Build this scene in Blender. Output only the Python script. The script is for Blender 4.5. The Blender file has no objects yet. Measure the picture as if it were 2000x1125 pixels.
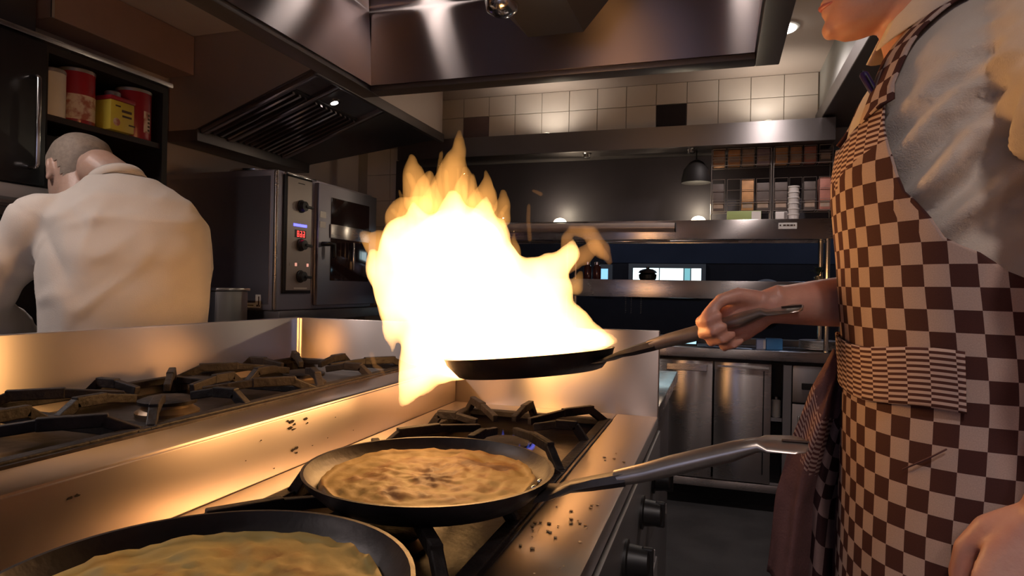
import bpy, bmesh, math, random
from mathutils import Vector, Matrix, noise
from mathutils.bvhtree import BVHTree
random.seed(7)
scene = bpy.context.scene
COL = scene.collection
PI = math.pi
V3 = Vector
# ------------------------------------------------------------------ camera
H, YAW, ROLL, FPX = 1.22, math.radians(17.74), math.radians(1.1), 1263.0
FWD = V3((-math.sin(YAW), math.cos(YAW), 0)); RGT = V3((math.cos(YAW), math.sin(YAW), 0)); UP = V3((0, 0, 1))
CR = RGT * math.cos(ROLL) + UP * math.sin(ROLL)
CU = UP * math.cos(ROLL) - RGT * math.sin(ROLL)
EYE = V3((0, 0, H))
cam_d = bpy.data.cameras.new('camera'); cam = bpy.data.objects.new('camera', cam_d); COL.objects.link(cam)
cam_d.sensor_width = 36.0; cam_d.lens = FPX / 2000 * 36; cam_d.clip_start = 0.02
m = Matrix.Identity(4)
for i in range(3):
    m[i][0] = CR[i]; m[i][1] = CU[i]; m[i][2] = -FWD[i]; m[i][3] = EYE[i]
cam.matrix_world = m
scene.camera = cam
def at(px, py, Y):            # the point of the place seen at a pixel, at distance Y down the kitchen
    dv = FWD * FPX + CR * (px - 1000) - CU * (py - 562.5)
    return EYE + dv * (Y / dv.y)
# ------------------------------------------------------------------ world, exposure
w = bpy.data.worlds.new('world'); scene.world = w; w.use_nodes = True
w.node_tree.nodes['Background'].inputs[0].default_value = (0.02, 0.018, 0.018, 1)
w.node_tree.nodes['Background'].inputs[1].default_value = 1.0
scene.view_settings.view_transform = 'Standard'; scene.view_settings.look = 'None'
scene.view_settings.exposure = 0.2; scene.view_settings.gamma = 1.0; scene.view_settings.use_curve_mapping = False
scene.cycles.use_denoising = True
scene.cycles.sample_clamp_indirect = 4.0
scene.cycles.max_bounces = 8; scene.cycles.diffuse_bounces = 3; scene.cycles.glossy_bounces = 4
scene.cycles.transparent_max_bounces = 16
def lamp(name, kind, loc, power, col, size=0.05, parent=None, rot=None, spot=None, blend=0.6):
    l = bpy.data.lights.new(name, kind); l.energy = power; l.color = col
    if kind in ('POINT', 'SPOT'): l.shadow_soft_size = size
    if kind == 'SPOT': l.spot_size = spot; l.spot_blend = blend
    if kind == 'AREA': l.shape = 'DISK'; l.size = size
    o = bpy.data.objects.new(name, l); COL.objects.link(o)
    if parent is not None:
        o.parent = parent; o.matrix_parent_inverse = Matrix.Translation(-parent.location)
    o.location = loc
    if rot: o.rotation_euler = rot
    return o
# light of the fire and of the room's ceiling fittings (the fittings themselves are built further down)
FIRE_POWER, CEIL_POWER, FIRE_COL, CEIL_COL = 2.5, 42.0, (1.0, 0.41, 0.14), (1.0, 0.86, 0.82)
# ------------------------------------------------------------------ materials
MATS = {}
def nt(name):
    m = bpy.data.materials.new(name); m.use_nodes = True
    t = m.node_tree; b = t.nodes['Principled BSDF']; MATS[name] = m
    return m, t, b
def rgba(c): return (c[0], c[1], c[2], 1.0)
def mat(name, col, rough=0.5, metal=0.0, var=0.12, scale=8.0, bump=0.0, bscale=60.0, col2=None, spec=0.5, sheen=0.0, detail=4.0, thr=(0.35, 0.65)):
    m, t, b = nt(name)
    tc = t.nodes.new('ShaderNodeTexCoord'); n = t.nodes.new('ShaderNodeTexNoise')
    n.inputs['Scale'].default_value = scale; n.inputs['Detail'].default_value = detail
    t.links.new(tc.outputs['Object'], n.inputs['Vector'])
    r = t.nodes.new('ShaderNodeValToRGB'); t.links.new(n.outputs['Fac'], r.inputs[0])
    c2 = col2 or tuple(max(0, c * (1 - var)) for c in col)
    r.color_ramp.elements[0].position = thr[0]; r.color_ramp.elements[0].color = rgba(c2)
    r.color_ramp.elements[1].position = thr[1]; r.color_ramp.elements[1].color = rgba(col)
    t.links.new(r.outputs[0], b.inputs['Base Color'])
    b.inputs['Roughness'].default_value = rough; b.inputs['Metallic'].default_value = metal
    b.inputs['Specular IOR Level'].default_value = spec
    if sheen: b.inputs['Sheen Weight'].default_value = sheen
    if bump:
        n2 = t.nodes.new('ShaderNodeTexNoise'); n2.inputs['Scale'].default_value = bscale; n2.inputs['Detail'].default_value = 3
        t.links.new(tc.outputs['Object'], n2.inputs['Vector'])
        bp = t.nodes.new('ShaderNodeBump'); bp.inputs['Strength'].default_value = bump; bp.inputs['Distance'].default_value = 0.004
        t.links.new(n2.outputs['Fac'], bp.inputs['Height']); t.links.new(bp.outputs[0], b.inputs['Normal'])
    return m
def steel(name, col=(0.55, 0.53, 0.52), rough=0.3, aniso=0.75, stretch=(2, 2, 160), smudge=0.10, axis='Z'):
    # brushed stainless steel: the grain runs level, so highlights stretch up and down
    m, t, b = nt(name)
    tc = t.nodes.new('ShaderNodeTexCoord'); mp = t.nodes.new('ShaderNodeMapping'); mp.inputs['Scale'].default_value = stretch
    n = t.nodes.new('ShaderNodeTexNoise'); n.inputs['Scale'].default_value = 3; n.inputs['Detail'].default_value = 3
    t.links.new(tc.outputs['Object'], mp.inputs[0]); t.links.new(mp.outputs[0], n.inputs['Vector'])
    r = t.nodes.new('ShaderNodeMapRange'); r.inputs['To Min'].default_value = rough - 0.006; r.inputs['To Max'].default_value = rough + 0.012
    n2 = t.nodes.new('ShaderNodeTexNoise'); n2.inputs['Scale'].default_value = 4; n2.inputs['Detail'].default_value = 2
    t.links.new(tc.outputs['Object'], n2.inputs['Vector'])
    ad = t.nodes.new('ShaderNodeMath'); ad.operation = 'MULTIPLY_ADD'; ad.inputs[1].default_value = smudge
    t.links.new(n2.outputs['Fac'], ad.inputs[0]); t.links.new(n.outputs['Fac'], r.inputs[0]); t.links.new(r.outputs[0], ad.inputs[2])
    t.links.new(ad.outputs[0], b.inputs['Roughness'])
    b.inputs['Base Color'].default_value = rgba(col); b.inputs['Metallic'].default_value = 1.0
    b.inputs['Anisotropic'].default_value = aniso; b.inputs['Anisotropic Rotation'].default_value = 0.25
    tg = t.nodes.new('ShaderNodeTangent'); tg.direction_type = 'RADIAL'; tg.axis = axis
    t.links.new(tg.outputs[0], b.inputs['Tangent'])
    return m
def glow(name, col, s):
    m, t, b = nt(name)
    b.inputs['Base Color'].default_value = rgba(col); b.inputs['Emission Color'].default_value = rgba(col); b.inputs['Emission Strength'].default_value = s
    return m
def fire(name, col, s):
    m = bpy.data.materials.new(name); m.use_nodes = True; t = m.node_tree; MATS[name] = m
    t.nodes.remove(t.nodes['Principled BSDF'])
    e = t.nodes.new('ShaderNodeEmission'); e.inputs[0].default_value = rgba(col); e.inputs[1].default_value = s
    t.links.new(e.outputs[0], t.nodes['Material Output'].inputs['Volume'])
    return m
M = MATS
steel('steel', (0.62, 0.57, 0.55), 0.24, 0.95, smudge=.06)
steel('steel_hob', (0.60, 0.53, 0.49), 0.31, 0.85, smudge=.06)
steel('steel_hood', (0.52, 0.44, 0.44), 0.30, 1.0, smudge=.05)
steel('steel_hood_dark', (0.20, 0.18, 0.18), 0.42, 0.5)
steel('steel_dark', (0.30, 0.28, 0.28), 0.36)
steel('steel_oven', (0.44, 0.42, 0.47), 0.34, 0.6)  # oven door: slight blue in the colour stands in for a reflection
steel('steel_satin', (0.62, 0.54, 0.50), 0.50, 0.3, smudge=.05)
steel('steel_satin_blue_sheen', (0.50, 0.47, 0.52), 0.46, 0.4, smudge=.05)  # oven body: bluish reflection put into the base colour
mat('chrome', (0.72, 0.70, 0.68), 0.16, 1.0, 0.06)
mat('iron', (0.034, 0.027, 0.026), 0.58, 0.2, 0.5, 30, 0.5, 90, spec=0.35)
mat('iron_tray', (0.045, 0.033, 0.030), 0.35, 0.4, 0.5, 14, 0.3, 40)
mat('brass_burner', (0.30, 0.22, 0.15), 0.45, 0.8, 0.5, 20)
mat('pan_iron', (0.052, 0.043, 0.042), 0.42, 0.4, 0.4, 16, 0.15, 80)
mat('pan_handle', (0.50, 0.43, 0.38), 0.30, 0.85, 0.25, 20)
mat('black_plastic', (0.015, 0.014, 0.014), 0.4)
mat('black_cabinet', (0.013, 0.011, 0.012), 0.33, 0, 0.2)
mat('black_inside', (0.012, 0.009, 0.009), 0.6)
mat('painted_soffit', (0.32, 0.20, 0.165), 0.45, 0, 0.08)
mat('ceiling_paint', (0.62, 0.52, 0.46), 0.8, 0, 0.06, 3)
mat('wall_paint', (0.46, 0.37, 0.34), 0.7, 0, 0.08, 3)
mat('grey_paint', (0.42, 0.42, 0.40), 0.6, 0, 0.08, 3)
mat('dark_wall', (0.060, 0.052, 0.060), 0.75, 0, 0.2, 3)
mat('grout', (0.45, 0.41, 0.36), 0.8)
mat('tile_white', (0.74, 0.67, 0.61), 0.16, 0, 0.05, 5, spec=0.5)
mat('tile_mauve', (0.22, 0.16, 0.17), 0.25)
mat('tile_black', (0.02, 0.015, 0.02), 0.25)
mat('floor_dark', (0.075, 0.072, 0.074), 0.55, 0, 0.35, 5, 0.2, 50)
mat('white_plastic', (0.75, 0.73, 0.70), 0.4, 0, 0.05)
# ------------------------------------------------------------------ geometry helpers
class MB:
    def __init__(s): s.bm = bmesh.new(); s.uv = None
    def add(s, verts, faces):
        vs = [s.bm.verts.new(v) for v in verts]
        for f in faces:
            try: s.bm.faces.new([vs[i] for i in f])
            except ValueError: pass
        return s
    def box(s, x0, x1, y0, y1, z0, z1, bev=0.0):
        t = bmesh.new()
        vs = [t.verts.new((x, y, z)) for x in (x0, x1) for y in (y0, y1) for z in (z0, z1)]
        for f in ((0, 1, 3, 2), (4, 6, 7, 5), (0, 4, 5, 1), (2, 3, 7, 6), (0, 2, 6, 4), (1, 5, 7, 3)): t.faces.new([vs[i] for i in f])
        if bev: bmesh.ops.bevel(t, geom=list(t.edges), offset=bev, segments=2, affect='EDGES', profile=0.5)
        return s.join(t)
    def join(s, t):
        t.verts.index_update()
        s.add([v.co.copy() for v in t.verts], [[v.index for v in f.verts] for f in t.faces]); t.free(); return s
    def obox(s, c, ax, ay, az, hx, hy, hz, bev=0.0):     # box about c with its own axes
        t = MB().box(-hx, hx, -hy, hy, -hz, hz, bev).bm
        for v in t.verts: v.co = c + ax * v.co.x + ay * v.co.y + az * v.co.z
        return s.join(t)
    def bar(s, a, b, wd, th, bev=0.0, up=UP):            # flat bar from a to b
        a, b = V3(a), V3(b); ax = (b - a).normalized(); ay = up.cross(ax)
        if ay.length < 1e-4: ay = V3((1, 0, 0)).cross(ax)
        ay.normalize(); az = ax.cross(ay)
        return s.obox((a + b) / 2, ax, ay, az, (b - a).length / 2, wd / 2, th / 2, bev)
    def tube(s, pts, rad, n=12, flat=None, cap=True):
        pts = [V3(p) for p in pts]; k = len(pts)
        rad = [rad] * k if not isinstance(rad, (list, tuple)) else list(rad)
        if cap:
            d0 = (pts[0] - pts[1]).normalized(); d1 = (pts[-1] - pts[-2]).normalized()
            pts = [pts[0] + d0 * rad[0] * .75, pts[0] + d0 * rad[0] * .4] + pts + [pts[-1] + d1 * rad[-1] * .4, pts[-1] + d1 * rad[-1] * .75]
            rad = [rad[0] * .35, rad[0] * .8] + rad + [rad[-1] * .8, rad[-1] * .35]; k += 4
        rings = []; u = None
        for i in range(k):
            d = (pts[min(i + 1, k - 1)] - pts[max(i - 1, 0)]).normalized()
            if u is None:
                u = d.cross(V3((0, 0, 1)) if abs(d.z) < .9 else V3((1, 0, 0))).normalized()
            else:
                u = (u - d * u.dot(d)).normalized()
            v = d.cross(u); f = 1.0 if flat is None else flat
            rings.append([pts[i] + (u * math.cos(2 * PI * j / n) + v * f * math.sin(2 * PI * j / n)) * rad[i] for j in range(n)])
        return s.loft(rings)
    def loft(s, rings, cap=True, closed=True):
        n = len(rings[0]); vs = [p for r in rings for p in r]; fs = []
        for i in range(len(rings) - 1):
            for j in range(n if closed else n - 1):
                a, b = i * n + j, i * n + (j + 1) % n
                fs.append((a, b, b + n, a + n))
        if cap and closed:
            fs.append(tuple(range(n))[::-1]); fs.append(tuple(range((len(rings) - 1) * n, len(rings) * n)))
        return s.add(vs, fs)
    def lathe(s, c, prof, n=32, axis=UP, cap=True, arc=2 * PI):
        c = V3(c); ax = V3(axis).normalized(); u = ax.cross(V3((0, 1, 0)) if abs(ax.y) < .9 else V3((1, 0, 0))).normalized(); v = ax.cross(u)
        return s.loft([[c + ax * z + (u * math.cos(2 * PI * j / n) + v * math.sin(2 * PI * j / n)) * max(r, 1e-4) for j in range(n)] for r, z in prof], cap)
    def cyl(s, a, b, r, r2=None, n=16):
        a, b = V3(a), V3(b); r2 = r if r2 is None else r2
        return s.lathe(a, [(r, 0), (r2, (b - a).length)], n, b - a)
    def ball(s, c, r, sub=2, sc=(1, 1, 1), mtx=None):
        t = bmesh.new(); bmesh.ops.create_icosphere(t, subdivisions=sub, radius=1.0)
        for v in t.verts:
            p = V3((v.co.x * sc[0], v.co.y * sc[1], v.co.z * sc[2])) * r
            if mtx is not None: p = mtx @ p
            v.co = V3(c) + p
        return s.join(t)
    def prism(s, poly, off):                              # polygon of points pushed along a vector
        off = V3(off); n = len(poly); p = [V3(q) for q in poly]
        return s.add(p + [q + off for q in p], [tuple(range(n))[::-1], tuple(range(n, 2 * n))] + [(i, (i + 1) % n, (i + 1) % n + n, i + n) for i in range(n)])
    def xform(s, mtx):
        for v in s.bm.verts: v.co = mtx @ v.co
        return s
    def mesh(s, name='mesh', smooth=False):
        bmesh.ops.recalc_face_normals(s.bm, faces=list(s.bm.faces))
        me = bpy.data.meshes.new(name); s.bm.to_mesh(me); s.bm.free()
        if smooth:
            me.polygons.foreach_set('use_smooth', [True] * len(me.polygons))
        return me
    def build(s, name, material, parent=None, smooth=False, sharp=None):
        me = s.mesh(name, smooth)
        if smooth and sharp is not None: me.set_sharp_from_angle(angle=math.radians(sharp))
        return put(name, me, material, parent)
def put(name, me, material, parent=None):
    o = bpy.data.objects.new(name, me); COL.objects.link(o)
    if not me.materials: me.materials.append(M[material] if isinstance(material, str) else material)
    if parent is not None:
        o.parent = parent; o.matrix_parent_inverse = parent_inv(parent)
    return o
def parent_inv(p):
    w_ = V3((0, 0, 0)); q = p
    while q is not None:
        w_ += q.location; q = q.parent
        if q is not None and q.type == 'MESH' and q.parent is None: w_ += q.location * 0
    return Matrix.Translation(-p.location) if p.type == 'EMPTY' else Matrix.Identity(4)
def thing(name, label, cat, loc=(0, 0, 0), group=None):
    o = bpy.data.objects.new(name, None); COL.objects.link(o); o.location = loc; o.empty_display_size = 0.05
    return tag(o, label, cat, group)
def tag(o, label, cat, group=None, kind=None):
    o['label'] = label; o['category'] = cat
    if group: o['group'] = group
    if kind: o['kind'] = kind
    return o
def struct(o, label=None):
    o['kind'] = 'structure'
    if label: o['label'] = label; o['category'] = o.name.split('_')[0]
    return o
def remesh(mb, voxel, smooth=6, fac=0.5):
    me = mb.mesh('tmp'); o = bpy.data.objects.new('tmp', me); COL.objects.link(o)
    r = o.modifiers.new('r', 'REMESH'); r.mode = 'VOXEL'; r.voxel_size = voxel
    if smooth:
        sm = o.modifiers.new('s', 'SMOOTH'); sm.factor = fac; sm.iterations = smooth
    bpy.context.view_layer.update(); dg = bpy.context.evaluated_depsgraph_get()
    out = bpy.data.meshes.new_from_object(o.evaluated_get(dg)); bpy.data.objects.remove(o); bpy.data.meshes.remove(me)
    out.polygons.foreach_set('use_smooth', [True] * len(out.polygons))
    return out
def displace(me, fn):
    nr = [v.normal.copy() for v in me.vertices]
    for v, n in zip(me.vertices, nr): v.co = v.co + n * fn(v.co, n)
    me.update()
def lerp_table(tab, z):
    if z <= tab[0][0]: return tab[0][1:]
    for a, b in zip(tab, tab[1:]):
        if z <= b[0]:
            t = (z - a[0]) / (b[0] - a[0]); t = t * t * (3 - 2 * t) * .5 + t * .5
            return tuple(p + (q - p) * t for p, q in zip(a[1:], b[1:]))
    return tab[-1][1:]
# ================================================================== THE ROOM
XL, XR, YB, YF, ZC = -2.60, 1.45, 4.28, -2.2, 2.56
struct(MB().box(-4.2, 3.2, YF - .1, 8.1, -0.1, 0).build('floor', 'floor_dark'), 'dark grey kitchen floor')
struct(MB().box(XL - .1, XR + .1, YF - .1, YB + .12, ZC, ZC + .1).build('ceiling', 'ceiling_paint'), 'pale beige kitchen ceiling')
struct(MB().box(XL - .1, XL, YF, YB + .12, 0, ZC).build('wall_left', 'wall_paint'), 'wall behind the black cabinets and the oven')
struct(MB().box(XR, XR + .1, YF, YB + .12, 0, ZC).build('wall_right', 'wall_paint'), 'wall at the right of the serving pass')
struct(MB().box(XL, XR, YF - .1, YF, 0, ZC).build('wall_front', 'wall_paint'), 'wall at the near end of the kitchen')
# back wall with the serving hatch cut out of it
OX0, OX1, OZ0, OZ1 = -2.12, 0.72, 0.93, 2.10
wb = MB()
wb.box(XL, OX0, YB, YB + .12, 0, ZC); wb.box(OX1, XR, YB, YB + .12, 0, ZC)
wb.box(OX0, OX1, YB, YB + .12, 0, OZ0); wb.box(OX0, OX1, YB, YB + .12, OZ1, ZC)
wall_back = struct(wb.build('wall_back', 'grout'), 'white tiled back wall around the serving hatch')
def tile_mesh(a, b, mname):
    me = MB().box(-a / 2 + .0018, a / 2 - .0018, -.009, 0, -b / 2 + .0018, b / 2 - .0018, .0018).mesh('tile'); me.materials.append(M[mname]); return me
TS = 0.192
tmesh = {}
x_start = 0.551 - TS * 17
for iz in range(14):
    z0 = 2.615 - (iz + 1) * TS
    if z0 < -0.05: break
    for ix in range(17):
        x0 = x_start + ix * TS; cx = x0 + TS / 2
        if iz > 1 and not (cx < OX0): continue
        if x0 + .001 < XL: continue
        if iz == 2 and cx >= OX0: continue
        z1 = min(z0 + TS, ZC); h = z1 - z0
        mn = 'tile_white'
        if iz == 1 and ix == 5: mn = 'tile_mauve'
        if iz == 1 and ix == 12: mn = 'tile_black'
        key = (round(h, 3), mn)
        if key not in tmesh: tmesh[key] = tile_mesh(TS, h, mn)
        o = bpy.data.objects.new('tile', tmesh[key]); COL.objects.link(o); o.parent = wall_back; o.location = (cx, YB, z0 + h / 2)
        if mn != 'tile_white': o['label'] = 'dark square tile among the white ones'
# soffit along the right wall, above the pass end
sf = MB().box(0.556, XR, 0.2, YB - .012, 2.30, ZC - .002).build('trim_1', 'grey_paint'); struct(sf, 'grey boxed-in duct under the ceiling at the right')
t = MB().box(0.535, XR, 0.2, YB - .012, 2.215, 2.298, .004).build('trim_2', 'steel_hood_dark'); struct(t, 'dark steel strip below the grey boxed-in duct')
HXL = -1.385
# soffit over the black cabinets, left
struct(MB().box(XL + .002, -2.43, 1.80, 2.498, 2.215, 2.403, .004).build('trim_3', 'painted_soffit'), 'brown boxed-in duct above the black cabinets')
struct(MB().box(-2.4305, -2.424, 1.795, 1.806, 2.213, 2.403).build('trim_4', 'chrome'), 'bright metal corner strip of the boxed-in duct')
struct(MB().box(XL + .002, HXL, YF, 2.497, 2.405, ZC - .002).build('trim_6', 'ceiling_paint'), 'lower beige ceiling between the large hood and the left wall')
struct(MB().box(XL + .002, -2.50, -.6, 1.79, 2.03, 2.403).build('trim_5', 'dark_wall'), 'dark wall panel above the cabinets')
# window in the wall behind the camera (its blue shows on the canopy; the oven's blue is tinted into its steel)
glow('pane_dusk', (0.50, 0.60, 0.95), 1.0)
w3 = MB()
for a_ in ((-1.30, -1.25, 1.0, 2.1), (-.10, -.05, 1.0, 2.1), (-.70, -.65, 1.05, 2.05)): w3.box(a_[0], a_[1], YF, YF + .05, a_[2], a_[3])
for a_ in ((1.0, 1.05), (2.05, 2.1)): w3.box(-1.25, -.10, YF, YF + .05, a_[0], a_[1])
w3 = struct(w3.build('window_3', 'white_plastic'), 'window at the near end of the kitchen')
for a_ in (-1.25, -.65): MB().box(a_, a_ + .55, YF + .004, YF + .015, 1.05, 2.05).build('pane', 'pane_dusk', w3)
# ---------------------------------------------------------------- the dark dining room seen through the hatch
dr = MB().box(-4.1, 3.1, 7.6, 7.7, 0, 3.0)
dr.box(-4.2, -4.1, YB + .12, 7.7, 0, 3.0); dr.box(3.1, 3.2, YB + .12, 7.7, 0, 3.0); dr.box(-4.1, 3.1, YB + .12, 7.6, 3.0, 3.1)
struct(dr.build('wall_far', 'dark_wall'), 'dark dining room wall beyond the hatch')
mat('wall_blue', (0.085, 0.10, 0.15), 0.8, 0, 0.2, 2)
# bright window of the dining room
def win(name, x0, x1, z0, z1, lab, parts):
    wt = MB()
    f = .05
    wt.box(x0 - f, x0, 7.54, 7.6, z0 - f, z1 + f); wt.box(x1, x1 + f, 7.54, 7.6, z0 - f, z1 + f)
    wt.box(x0, x1, 7.54, 7.6, z1, z1 + f); wt.box(x0, x1, 7.54, 7.6, z0 - f, z0)
    o = struct(wt.build(name, 'grey_paint'), lab)
    for k, (a, b, c, d, mn) in enumerate(parts):
        MB().box(a, b, 7.575, 7.59, c, d).build('pane', mn, o)
    return o
glow('pane_bright', (0.72, 0.92, 0.95), 2.2); glow('pane_teal', (0.20, 0.50, 0.55), 0.9); glow('pane_blue', (0.25, 0.55, 0.85), 1.2)
wa, wc = at(1237, 530, 7.58), at(1369, 560, 7.58)
zt = at(1300, 524, 7.58).z; x0, x1 = wa.x, wc.x; wdt = x1 - x0; zw = at(1300, 567, 7.58).z
win('window_1', x0, x1, zw, zt, 'bright daylit window across the dark dining room',
    [(x0, x0 + wdt * .38, zw, zt, 'pane_bright'), (x0 + wdt * .40, x0 + wdt * .74, zw, zt, 'pane_bright'),
     (x0 + wdt * .76, x0 + wdt * .84, zw, zt, 'pane_teal'), (x0 + wdt * .86, x1, zw, zt, 'pane_bright')])
wa, wc = at(1172, 530, 7.58), at(1188, 560, 7.58)
win('window_2', wa.x, wc.x, zw, at(1180, 525, 7.58).z, 'narrow pale window left of the bright one', [(wa.x, wc.x, zw, at(1180, 525, 7.58).z, 'pane_blue')])
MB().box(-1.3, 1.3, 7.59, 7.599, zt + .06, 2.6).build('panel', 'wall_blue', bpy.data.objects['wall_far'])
for k, (x, y) in enumerate(((-1.2, 6.2), (1.0, 6.2))):
    lamp('dining_light', 'POINT', (x, y, 2.6), 7, (0.65, 0.75, 1.0), .1)
# ================================================================== COOKING ISLAND
ZR, ZLH, XE, XS, XU, YI, YN, ZU = 0.918, 1.01, -0.133, -0.66, -1.151, 1.585, -0.75, 1.124
rng = thing('gas_range', 'low stainless gas range with two pancake pans, nearest the camera', 'stove', (-.4, .42, 0))
XT0, XT1 = -.598, -.232   # burner tray
def frame_top(x0, x1, y0, y1, tx0, tx1, ty0, ty1, z, th=.03, bev=.004):
    b = MB(); b.box(x0, tx0, y0, y1, z - th, z, bev); b.box(tx1, x1, y0, y1, z - th, z, bev)
    b.box(tx0, tx1, y0, ty0, z - th, z, bev); b.box(tx0, tx1, ty1, y1, z - th, z, bev); return b
frame_top(XS, XE, YN, YI, XT0, XT1, -.70, 1.505, ZR).build('hob_top', 'steel_hob', rng, True, 25)
tr = MB().box(XT0 - .004, XT1 + .004, -.704, 1.509, ZR - .048, ZR - .042)
tr.build('burner_tray', 'iron_tray', rng)
rl = MB()
for x in (XT0 + .001, XT1 - .001): rl.box(x - .003, x + .003, -.70, 1.505, ZR - .042, ZR + .002)
rl.box(XT0, XT1, 1.502, 1.508, ZR - .042, ZR + .002)
rl.build('tray_rim', 'iron_tray', rng)
MB().box(XS, XE + .0, YN, YI, .10, ZR - .05).build('body', 'steel_dark', rng)
MB().box(XE - .012, XE + .006, YN, YI, .70, ZR - .032, .003).build('control_fascia', 'steel_dark', rng, True, 25)
for k, y in enumerate((1.42, 1.20, 0.98, 0.74, 0.50, 0.2)):
    kb = MB().lathe((XE + .006, y, .815), [(.030, 0), (.030, .004), (.024, .006), (.021, .034), (.012, .037)], 20, (1, 0, 0)).build('knob', 'black_plastic', rng, True, 25)
    MB().bar((XE + .030, y, .815), (XE + .048, y, .815), .010, .046, .003).build('knob_grip', 'black_plastic', kb)
    MB().bar((XE + .0492, y, .818), (XE + .0492, y, .836), .003, .0015).build('knob_mark', 'chrome', kb)
for y in (-.05, .42, .95, 1.47):
    pass
for k, y in enumerate((-.36, .26, .90)):
    dn = MB().box(XE - .003, XE + .012, y + .01, y + .60, .16, .62, .004).build('oven_door', 'steel_dark', rng, True, 25)
    MB().cyl((XE + .04, y + .06, .57), (XE + .04, y + .55, .57), .010, n=10).build('handle', 'chrome', dn, True, 25)
def burner(c, parent, r=.055, flame=False):
    b = MB().lathe(c, [(r, 0), (r * 1.02, .006), (r * .8, .014), (r * .8, .02)], 28).build('burner', 'brass_burner', parent, True, 25)
    MB().lathe(V3(c) + V3((0, 0, .02)), [(r * .92, 0), (r * .95, .006), (r * .7, .011), (.002, .012)], 28).build('burner_cap', 'iron', b, True, 25)
    if flame:
        f = MB()
        for q in range(16):
            a = 2 * PI * q / 16; d = V3((math.cos(a), math.sin(a), 0)); p = V3(c) + d * r * .9 + V3((0, 0, .012))
            f.tube([p, p + d * .008 + V3((0, 0, .008)), p + d * .012 + V3((0, 0, .024))], [.0035, .0045, .001], 7)
        f.build('gas_flame', 'gas_blue', b)
    return b
fire('gas_blue', (0.10, 0.16, 1.0), 30)
ZT = ZR - .042
for y in (1.27, 0.76, 0.33, -.2): burner((-.415, y, ZT), rng, .058, y > 1)
# ---- cast-iron pan supports (lift-off)
def grate(name, label, x0, x1, y0, y1, zt, ht, group, near=None):
    cx, cy = (x0 + x1) / 2, (y0 + y1) / 2
    g = thing(name, label, 'grate', (cx, cy, zt), group)
    W = .020; z = zt + ht - .008; zf = zt + ht * .52
    f = MB()
    for a, b in (((x0, y0), (x1, y0)), ((x1, y0), (x1, y1)), ((x1, y1), (x0, y1)), ((x0, y1), (x0, y0))):
        f.bar((a[0], a[1], zf), (b[0], b[1], zf), W, .014, .002)
    for x in (x0, x1):
        for y in (y0, y1): f.bar((x, y, zt), (x, y, zf + .006), .022, .022, .002, V3((0, 1, 0)))
    f.build('frame', 'iron', g)
    for k in range(8):
        a = k * PI / 4
        d = V3((math.cos(a), math.sin(a), 0)); hx, hy = (x1 - x0) / 2, (y1 - y0) / 2
        sc = min(hx / max(abs(d.x), 1e-6), hy / max(abs(d.y), 1e-6)); o_ = V3((cx, cy, z + .004)) + d * sc
        if k % 2: o_ = V3((cx + math.copysign(hx, d.x), cy + math.copysign(hy, d.y), z + .004)); d = (o_ - V3((cx, cy, z + .004))).normalized()
        i_ = V3((cx, cy, z + .004)) + d * .062
        s_ = (i_ - o_).normalized(); q = MB()
        ol = (i_ - o_).length; q.bar(V3((o_.x, o_.y, zf)), o_ + s_ * ol * .22, .014, .016, .002); q.bar(o_ + s_ * ol * .18, o_ + s_ * ol * .58, .014, .018, .002)
        q.bar(o_ + s_ * ol * .54, i_ + V3((0, 0, -.010)), .012, .015, .002)
        q.build('prong', 'iron', g)
    return g
GG = 'cast iron pan supports on the low range'
grate('pan_support', 'black pan support on the low range behind the middle pan', -.585, -.245, 1.045, 1.49, ZT, .076, GG)
grate('pan_support', 'black pan support under the middle pancake pan', -.585, -.245, .575, 1.025, ZT, .076, GG)
grate('pan_support', 'black pan support under the nearest pancake pan', -.585, -.245, .115, .555, ZT, .076, GG)
# ---- the higher left range with its steel upstands
rl2 = thing('gas_range', 'higher stainless gas range with upstand, between the pans and the cook behind', 'stove', (-.9, .42, 0))
TX0, TX1 = -1.135, -.748
MB().box(XU, XS - .001, YN, YI, .10, ZLH - .05).build('body', 'steel_dark', rl2)
ft = MB(); ft.box(TX1, XS - .001, YN, YI, ZLH - .03, ZLH, .006); ft.box(XU, TX0, YN, YI, ZLH - .03, ZLH); ft.box(TX0, TX1, 1.553, YI, ZLH - .03, ZLH)
ft.build('hob_top', 'steel_hob', rl2, True, 25)
MB().box(XS - .004, XS + .003, YN, YI - .001, ZR + .001, ZLH - .004, .002).build('splash_panel', 'steel_hob', rl2, True, 25)
MB().box(TX0, TX1, YN + .02, 1.552, ZLH - .034, ZLH - .028).build('burner_tray', 'iron_tray', rl2)
MB().box(TX1 - .003, TX1 + .002, YN + .02, 1.552, ZLH - .03, ZLH + .003).build('tray_rim', 'iron_tray', rl2)
MB().box(XU - .014, XU, YN, YI + .014, ZLH - .3, ZU, .003).build('side_upstand', 'steel_hob', rl2, True, 25)
MB().box(XU, XS - .001, YI, YI + .014, ZR - .2, ZU, .003).build('back_upstand', 'steel_hob', rl2, True, 25)
MB().box(XS - .001, XE, YI, YI + .014, ZR - .2, ZU, .003).build('back_upstand', 'steel_hob', rng, True, 25)
MB().bar((XU + .003, YI - .001, ZLH), (XU + .003, YI - .001, ZU - .002), .006, .006).build('corner_seam', 'chrome', rl2)
ZT2 = ZLH - .028
for y in (1.32, .92, .50, .1): burner((-.94, y, ZT2), rl2, .052)
G2 = 'cast iron pan supports on the higher range'
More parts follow.
